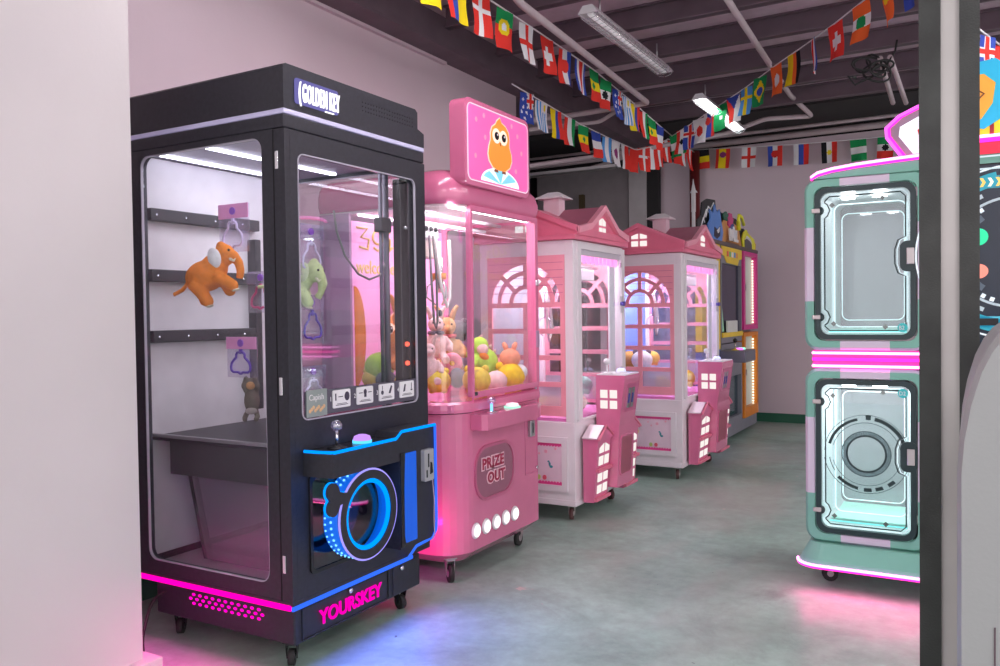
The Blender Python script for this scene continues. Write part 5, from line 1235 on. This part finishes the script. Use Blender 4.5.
# pentagon signboard with neon edge
SX = 1.10
half = [(SX, 2.33), (.452, 2.105), (.385, 2.075), (.335, 2.03), (.338, 1.99), (.40, 1.895), (.43, 1.872), (SX, 1.862)]
right = [(2 * SX - x, z) for x, z in half[::-1]][1:-1]
pen = half + right
sgn = MB().prism(pen, MY, .03, .16).build('signboard', paint('grey violet sign', (.30, .24, .30), .4), lk)
MB().tube([(a, .022, b) for a, b in pen], .007, 8, closed=True).build('neon_tube', glow('violet pink neon', (.9, .12, .8), 1.5), sgn)
MB().tube([(SX + (a - SX) * .985, .026, 2.06 + (b - 2.06) * .97) for a, b in pen], .006, 8, closed=True).build('neon_tube', NEONP, sgn)
inner = [(SX, 2.27), (.48, 2.075), (.39, 2.03), (.385, 1.99), (.44, 1.91), (SX, 1.905)]
inner += [(2 * SX - x, z) for x, z in inner[::-1]][1:-1]
MB().prism(inner, MY, .022, .03).build('sign_face', paint('white sign face', (.8, .8, .82), .4, emit=(.85, .88, 1), es=.45), sgn)
yb = MB().prism([(.475, 2.00), (1.2, 2.12), (1.2, 1.955), (.50, 1.905)], MY, .015, .022).build('yellow_letters', TP('sign yellow', (.95, .80, .03), .5), sgn)
for q in range(6):
    MB().box(.50 + q * .11, .515 + q * .11, .012, .015, 1.93, 2.0 + q * .015).build('letter_gap', paint('sign dark red', (.35, .02, .03), .4), yb)
MB().tube([(.462, .018, 2.01), (.488, .018, 1.90)], .006, 6).build('red_edge', TP('sign red', (.85, .05, .03), .5), yb)
sw = MB().prism([(0.600, 2.070), (0.600, 2.170), (0.660, 2.250), (0.740, 2.260), (0.800, 2.210), (0.820, 2.130), (0.780, 2.030), (0.700, 1.980), (0.620, 2.000)], MY, .000, .012).build('blue_swirl', TP('sign cyan', (.02, .50, .80), .5), sgn)
MB().prism([(0.600, 2.050), (0.605, 2.150), (0.640, 2.200), (0.700, 2.200), (0.740, 2.160), (0.730, 2.080), (0.690, 2.020), (0.630, 2.010)], MY, -.006, .0).build('orange_swirl', TP('sign orange', (.98, .42, .05), .6), sw)
MB().tube([(.61, -.008, 2.130), (.66, -.008, 2.150), (.70, -.008, 2.120), (.66, -.008, 2.080), (.62, -.008, 2.070)], .004, 6).build('swirl_line', paint('brown line', (.25, .08, .02)), sw)
MB().tube([(.63, -.008, 2.180), (.67, -.008, 2.175)], .008, 6).build('highlight', WPL, sw)

# grey cabinet at the right edge, close to the camera
gc = thing('grey_cabinet', 'pale grey arcade cabinet side with rounded shoulder at the right edge', 'arcade cabinet', (0, 0, 0))
yc = .95
P = [ony(px, py, yc) for px, py in ((957, 640), (957, 470), (960, 436), (966.5, 402), (977, 369), (988, 348), (1000, 333.5), (1020, 320), (1050, 311))]
outl = [(P[0].x, .02)] + [(p.x, p.z) for p in P] + [(.75, P[-1].z), (.75, .02)]
bev = lambda k: [(a + (k if a < .7 else 0), b - (k if b > .5 else 0)) for a, b in outl]
m = MB(); m.loft([[(a, yc + .012, b) for a, b in outl], [(a, yc + .30, b) for a, b in outl]]); m.loft([[(a, yc, b) for a, b in bev(.004)], [(a, yc + .012, b) for a, b in outl]])
m.build('side_panel', paint('pale grey laminate', (.34, .345, .345), .4, var=.02, bump=.05), gc)
s0 = ony(995, 560, yc - .001); MB().box(s0.x - .0006, s0.x + .0006, yc - .0015, yc + .001, .02, .93).build('panel_seam', paint('dark seam', (.10, .05, .07), .6), gc)
for x in (.05, .65): MB().lathe([(.02, 0), (.02, .02), (0, .02)], (x, yc + .15, 0)).build('foot', RUBBER, gc)

# ------------------------------------------------------------------ bunting
PAL = {'R': (.80, .05, .04), 'W': (.85, .83, .86), 'B': (.05, .09, .45), 'G': (.02, .32, .10), 'Y': (.92, .70, .02), 'K': (.02, .02, .025), 'L': (.10, .35, .78), 'O': (.90, .16, .04), 'N': (.03, .05, .30), 'V': (.30, .05, .20)}
PK = list(PAL); PM = [paint('flag cloth ' + k, PAL[k], .8, var=.05, spec=.1) for k in PK]
def vs(s): return lambda u, v: s[min(len(s) - 1, int(u * len(s)))]
def hs(s): return lambda u, v: s[min(len(s) - 1, int(v * len(s)))]
def nordic(a, b, c=None):
    def g(u, v):
        if abs(u - .5) < .09 or abs(v - .38) < .06: return b
        if c and (abs(u - .5) < .16 or abs(v - .38) < .11): return c
        return a
    return g
def disc(base, col, u0=.5, v0=.5, r=.2): 
    return lambda u, v: col if ((u - u0) * .16) ** 2 + ((v - v0) * .225) ** 2 < (r * .16) ** 2 else base(u, v)
def england(u, v): return 'R' if abs(u - .5) < .09 or abs(v - .5) < .065 else 'W'
def swiss(u, v): return 'W' if (abs(u - .5) < .13 and abs(v - .5) < .26) or (abs(u - .5) < .36 and abs(v - .5) < .10) else 'R'
def aus(u, v):
    if u > .5 and v < .5:
        a, b = (u - .5) * 2, v * 2
        return 'R' if abs(a - .5) < .12 or abs(b - .5) < .10 else ('W' if abs(a - .5) < .25 or abs(b - .5) < .2 or abs(a - b) < .12 or abs(a + b - 1) < .12 else 'N')
    return 'W' if any((u - a) ** 2 + (v - b) ** 2 < .0035 for a, b in ((.25, .2), (.3, .45), (.15, .6), (.45, .62), (.3, .82), (.7, .72))) else 'B'
def brazil(u, v):
    if ((u - .5) * .16) ** 2 + ((v - .5) * .225) ** 2 < .034 ** 2: return 'B'
    return 'Y' if abs(u - .5) / .42 + abs(v - .5) / .42 < 1 else 'G'
def uru(u, v):
    if u > .5 and v < .36: return 'Y' if (u - .75) ** 2 + (v - .18) ** 2 < .012 else 'W'
    return 'LW'[int(u * 9) % 2 == 0] if True else 'W'
def port(u, v): return 'Y' if .0036 > ((u - .5) * .16) ** 2 + ((v - .42) * .225) ** 2 > .0011 ** 1 * .45 and ((u - .5) * .16) ** 2 + ((v - .42) * .225) ** 2 < .0021 else ('W' if ((u - .5) * .16) ** 2 + ((v - .42) * .225) ** 2 < .0005 else ('G' if v < .40 else 'R'))
FL = {
 'yellow': (vs('Y'), 'plain yellow flag'), 'ecuador': (vs('RBYY'), 'flag with red, blue and wide yellow stripes'), 'denmark': (nordic('R', 'W'), 'red flag with a white cross'),
 'portugal': (port, 'green over red flag with a yellow ring'), 'england': (england, 'white flag with a red cross'), 'swiss': (swiss, 'red flag with a short white cross'),
 'croatia': (disc(vs('RWB'), 'R', .5, .45, .28), 'red, white and blue striped flag with a red crest'), 'costa': (vs('BWRRWB'), 'blue edged flag with white and red stripes'),
 'senegal': (disc(hs('GYR'), 'G', .5, .5, .15), 'green, yellow and red banded flag'), 'mexico': (disc(hs('GWR'), 'K', .5, .5, .2), 'green, white and red banded flag with a small crest'),
 'mexicov': (disc(vs('RWG'), 'K', .5, .5, .15), 'green, white and red striped flag'),
 'aus': (aus, 'blue flag with white stars'), 'uruguay': (uru, 'white and blue striped flag with a sun'), 'colombia': (vs('YYBR'), 'flag with yellow, blue and red stripes'), 'hungary': (vs('RWG'), 'red, white and green striped flag'),
 'france': (hs('BWR'), 'blue, white and red banded flag'), 'nigeria': (hs('GWG'), 'green, white and green banded flag'), 'iceland': (nordic('B', 'R', 'W'), 'blue flag with a red and white cross'),
 'japan': (disc(vs('W'), 'R', .5, .5, .3), 'white flag with a red disc'), 'serbia': (disc(vs('WBR'), 'R', .4, .35, .22), 'white, blue and red striped flag with a shield'), 'green': (disc(vs('G'), 'W', .5, .5, .12), 'plain green flag'),
 'czech': (lambda u, v: 'B' if v < .5 - abs(u - .5) else ('W' if u > .5 else 'R'), 'white and red flag with a blue wedge'), 'sweden': (nordic('L', 'Y'), 'light blue flag with a yellow cross'), 'brazil': (brazil, 'green flag with a yellow diamond'),
 'hk': (disc(vs('O'), 'W', .5, .5, .30), 'orange-red flag with a white disc'), 'germany': (vs('YYOK'), 'yellow, orange-red and black striped flag'), 'peru': (disc(hs('OWO'), 'G', .5, .5, .24), 'orange-red and white banded flag with a green crest'),
 'portred': (disc(lambda u, v: 'G' if v < .3 else 'O', 'Y', .5, .33, .3), 'orange-red flag with a yellow and green crest'), 'argentina': (vs('LWL'), 'light blue and white striped flag'),
 'korea': (disc(vs('W'), 'V', .5, .5, .3), 'white flag with a dark disc'), 'poland': (vs('WR'), 'white and red flag'), 'red': (vs('R'), 'plain red flag'), 'latvia': (vs('RWR'), 'red and white striped flag'),
 'spain': (disc(vs('RYYR'), 'V', .5, .32, .22), 'red and yellow striped flag with a crest'), 'russia': (vs('WBR'), 'white, blue and red striped flag'), 'egypt': (disc(vs('KWR'), 'Y', .5, .5, .16), 'black, white and red striped flag'),
 'belgium': (hs('KYR'), 'black, yellow and red banded flag'), 'neth': (disc(vs('BWR'), 'R', .5, .4, .26), 'blue, white and red striped flag with a red crest'),
}
FW, FH = .16, .225
CACHE = {}
def flag_mesh(kind, ph):
    if (kind, ph) in CACHE: return CACHE[(kind, ph)]
    fn = FL[kind][0]; m = MB(); nu, nv = 18, 26; V = {}
    for j in range(nv + 1):
        for i in range(nu + 1):
            u, v = i / nu, j / nv
            bow = (.010 * math.sin(u * 5 + ph * 2.1 + v * 2) + .012 * math.sin(v * 3.5 + ph)) * (.25 + v)
            V[i, j] = m.bm.verts.new(((u - .5) * FW * (1 - .06 * v), bow, -v * FH))
    for j in range(nv):
        for i in range(nu):
            q = m.bm.faces.new((V[i, j], V[i, j + 1], V[i + 1, j + 1], V[i + 1, j])); q.smooth = True
            q.material_index = PK.index(fn((i + .5) / nu, (j + .5) / nv))
    me = D.meshes.new('flag'); m.bm.to_mesh(me); m.bm.free()
    for x in PM: me.materials.append(x)
    CACHE[(kind, ph)] = me
    return me
CORD = paint('bunting cord', (.82, .78, .82), .7)
def bunting(label, ctrl, flags, fx=None):
    """ctrl: (px, py, depth) survey points of the cord; flags: (px along the cord, kind)"""
    P = [at(*c) for c in ctrl]
    t = thing('flag_bunting', label, 'bunting', P[0], 0, None)
    MB().tube([p - P[0] for p in P], .005, 6).build('cord', CORD, t)
    xs = [c[0] for c in ctrl]
    for k, fl_ in enumerate(flags):
        px, kind = fl_[0], fl_[1]; seg = fl_[2] if len(fl_) > 2 else None
        rng = range(len(ctrl) - 1) if seg is None else range(*seg)
        for i in rng:
            a, b = xs[i], xs[i + 1]
            if min(a, b) <= px <= max(a, b) and a != b:
                q = (px - a) / (b - a)
                # cord position whose image is px: perspective-correct between the two survey points
                d0, d1 = ctrl[i][2], ctrl[i + 1][2]; q = q * d0 / (d1 + q * (d0 - d1)) if True else q
                pos = P[i].lerp(P[i + 1], q); tg_ = P[i + 1] - P[i]
                if tg_.dot(r0) < 0: tg_ = -tg_
                o = D.objects.new('flag', flag_mesh(kind, k % 3)); COL.objects.link(o); o.parent = t
                o.location = pos - P[0] - Vector((0, 0, .002))
                tg_ = tg_.normalized() * .75 + (Vector((0, 0, 0)) if fx else r0 * .14); yaw = math.atan2(tg_.y, tg_.x); o.rotation_euler = (0, math.radians(-6 + (k * 37 % 13)) * .5, yaw + math.radians(((k * 53 % 17) - 8) * .6) * (0 if fx else .8))
                o['label'] = FL[kind][1]
                break
    return t
bunting('long bunting of small flags dipping to a V above the house machines',
 [(395, -78, 3.6), (430, -42, 3.9), (490, 0, 4.45), (540, 33, 5.1), (594, 70, 5.95), (630, 100, 6.8), (660, 126, 7.5), (672, 136, 7.9)],
 [(430, 'yellow'), (458, 'ecuador'), (481, 'denmark'), (505, 'portugal'), (527, 'england'), (547, 'swiss'), (565, 'croatia'), (581, 'costa'), (594, 'senegal'), (606, 'mexico'), (618, 'aus'), (626.5, 'uruguay'), (635, 'colombia'), (644, 'hungary'), (652, 'senegal'), (660.5, 'france')])
bunting('bunting of small flags rising to the right, crossing the lit lamp',
 [(672, 136, 7.9), (700, 118, 7.5), (745, 88, 6.8), (776, 65, 6.2), (812, 40, 5.6), (834, 24, 5.2), (868, -3, 4.75), (916, -42, 4.2), (950, -72, 3.9)],
 [(675, 'nigeria'), (682, 'mexicov'), (690, 'iceland'), (699, 'japan'), (709, 'serbia'), (720.5, 'green'), (733, 'czech'), (746, 'sweden'), (760, 'brazil'), (776, 'hk'), (793, 'germany'), (813, 'costa'), (835, 'swiss'), (860, 'peru'), (886, 'portred'), (910, 'aus')])
bunting('lower bunting of small flags from the corner post toward the recess',
 [(512, 84, 5.75), (541, 101, 6.2), (580, 124, 6.9), (613, 140, 7.5), (636, 150, 8.0), (655, 146, 8.2), (668, 139, 8.4), (683, 145, 8.8), (694, 152, 9.2)],
 [(527, 'aus'), (542, 'uruguay'), (556, 'colombia'), (570, 'hungary'), (584, 'senegal'), (596, 'france'), (607, 'argentina'), (616.5, 'korea'), (625, 'poland'), (634.5, 'red'), (644, 'denmark'), (652, 'latvia'), (658.5, 'latvia'), (666, 'latvia'), (676, 'red'), (684, 'latvia'), (690, 'latvia')])
bunting('bunting of flags hanging flat along the back wall',
 [(px, py, (ony(px, py, 9.40) - Vector((0, 0, HC))).dot(f)) for px, py in ((690, 150), (750, 147), (800, 144), (860, 139), (918, 133), (990, 128))],
 [(702, 'belgium'), (723, 'spain'), (749, 'england'), (775, 'neth'), (801, 'russia'), (829, 'egypt'), (858, 'nigeria'), (886, 'mexico'), (915, 'croatia')], True)
bunting('short stretch of bunting dropping behind the column at the right edge',
 [(940, 2, 4.0), (979, 29, 4.4), (1004, 48, 4.7), (1040, 70, 5.0)], [(988, 'iceland'), (1003, 'red'), (1022, 'aus')])

def strip_lamp(name, loc, look, sx, sy, col, e, spread=120):
    l = D.lights.new(name, 'AREA'); l.shape = 'RECTANGLE'; l.size = sx; l.size_y = sy; l.color = col; l.energy = e; l.spread = math.radians(spread)
    o = D.objects.new(name, l); COL.objects.link(o); o.location = loc
    d = (Vector(look) - Vector(loc)); o.rotation_euler = d.to_track_quat('-Z', 'X').to_euler()
    return o
# added unseen area lights: machine interiors, then colour from the strips on the floor
for nm, loc, sx, sy, e, col in (('display_fill', (-2.40, 2.50, 1.88), .5, .5, 2.8, (.95, .92, 1)), ('claw_fill', (-2.30, 3.52, 1.74), .4, .55, 5, (1, .88, .95)), ('house_fill', (-2.32, 4.82, 1.63), .35, .5, 7, (1, .95, 1)), ('house_fill', (-2.14, 6.34, 1.63), .35, .6, 9, (1, .93, 1))):
    strip_lamp(nm, loc, (loc[0], loc[1], 0), sx, sy, col, e, 170)
for z in (1.775, .905): strip_lamp('locker_fill', (-.40, 4.12, z), (-.40, 4.12, 0), .2, .12, (.9, 1, 1), 1.6, 170)  # unseen fill added to brighten the locker insides
strip_lamp('side_strip_lamp', (-2.44, 2.06, .225), (-2.44, 1.72, 0), .02, .78, (1, .06, .45), 1.9, 140)
strip_lamp('front_strip_lamp', (-2.01, 2.45, .225), (-1.55, 2.45, 0), .02, .7, (.14, .17, 1), 3.2, 160)
strip_lamp('skirt_strip_lamp', (-.25, 3.80, .105), (-.25, 3.74, 0), .02, .8, (1, .12, .35), 1.3, 170)
strip_lamp('rear_side_lamp', (-2.35, 2.925, .24), (-2.35, 3.2, .28), .03, .7, (1, .02, .45), 1.3, 160)

# ------------------------------------------------------------------ light and view
w = D.worlds.new('daylight'); SC.world = w; w.use_nodes = True
bg = w.node_tree.nodes['Background']; bg.inputs[0].default_value = (1.0, .93, .97, 1); bg.inputs[1].default_value = 1.35
SC.view_settings.view_transform = 'Standard'; SC.view_settings.look = 'None'; SC.view_settings.gamma = 1; SC.view_settings.exposure = .35
SC.view_settings.use_curve_mapping = False
SC.cycles.transparent_max_bounces = 40
SC.cycles.max_bounces = 10
SC.cycles.use_denoising = True
SC.cycles.sample_clamp_indirect = 4
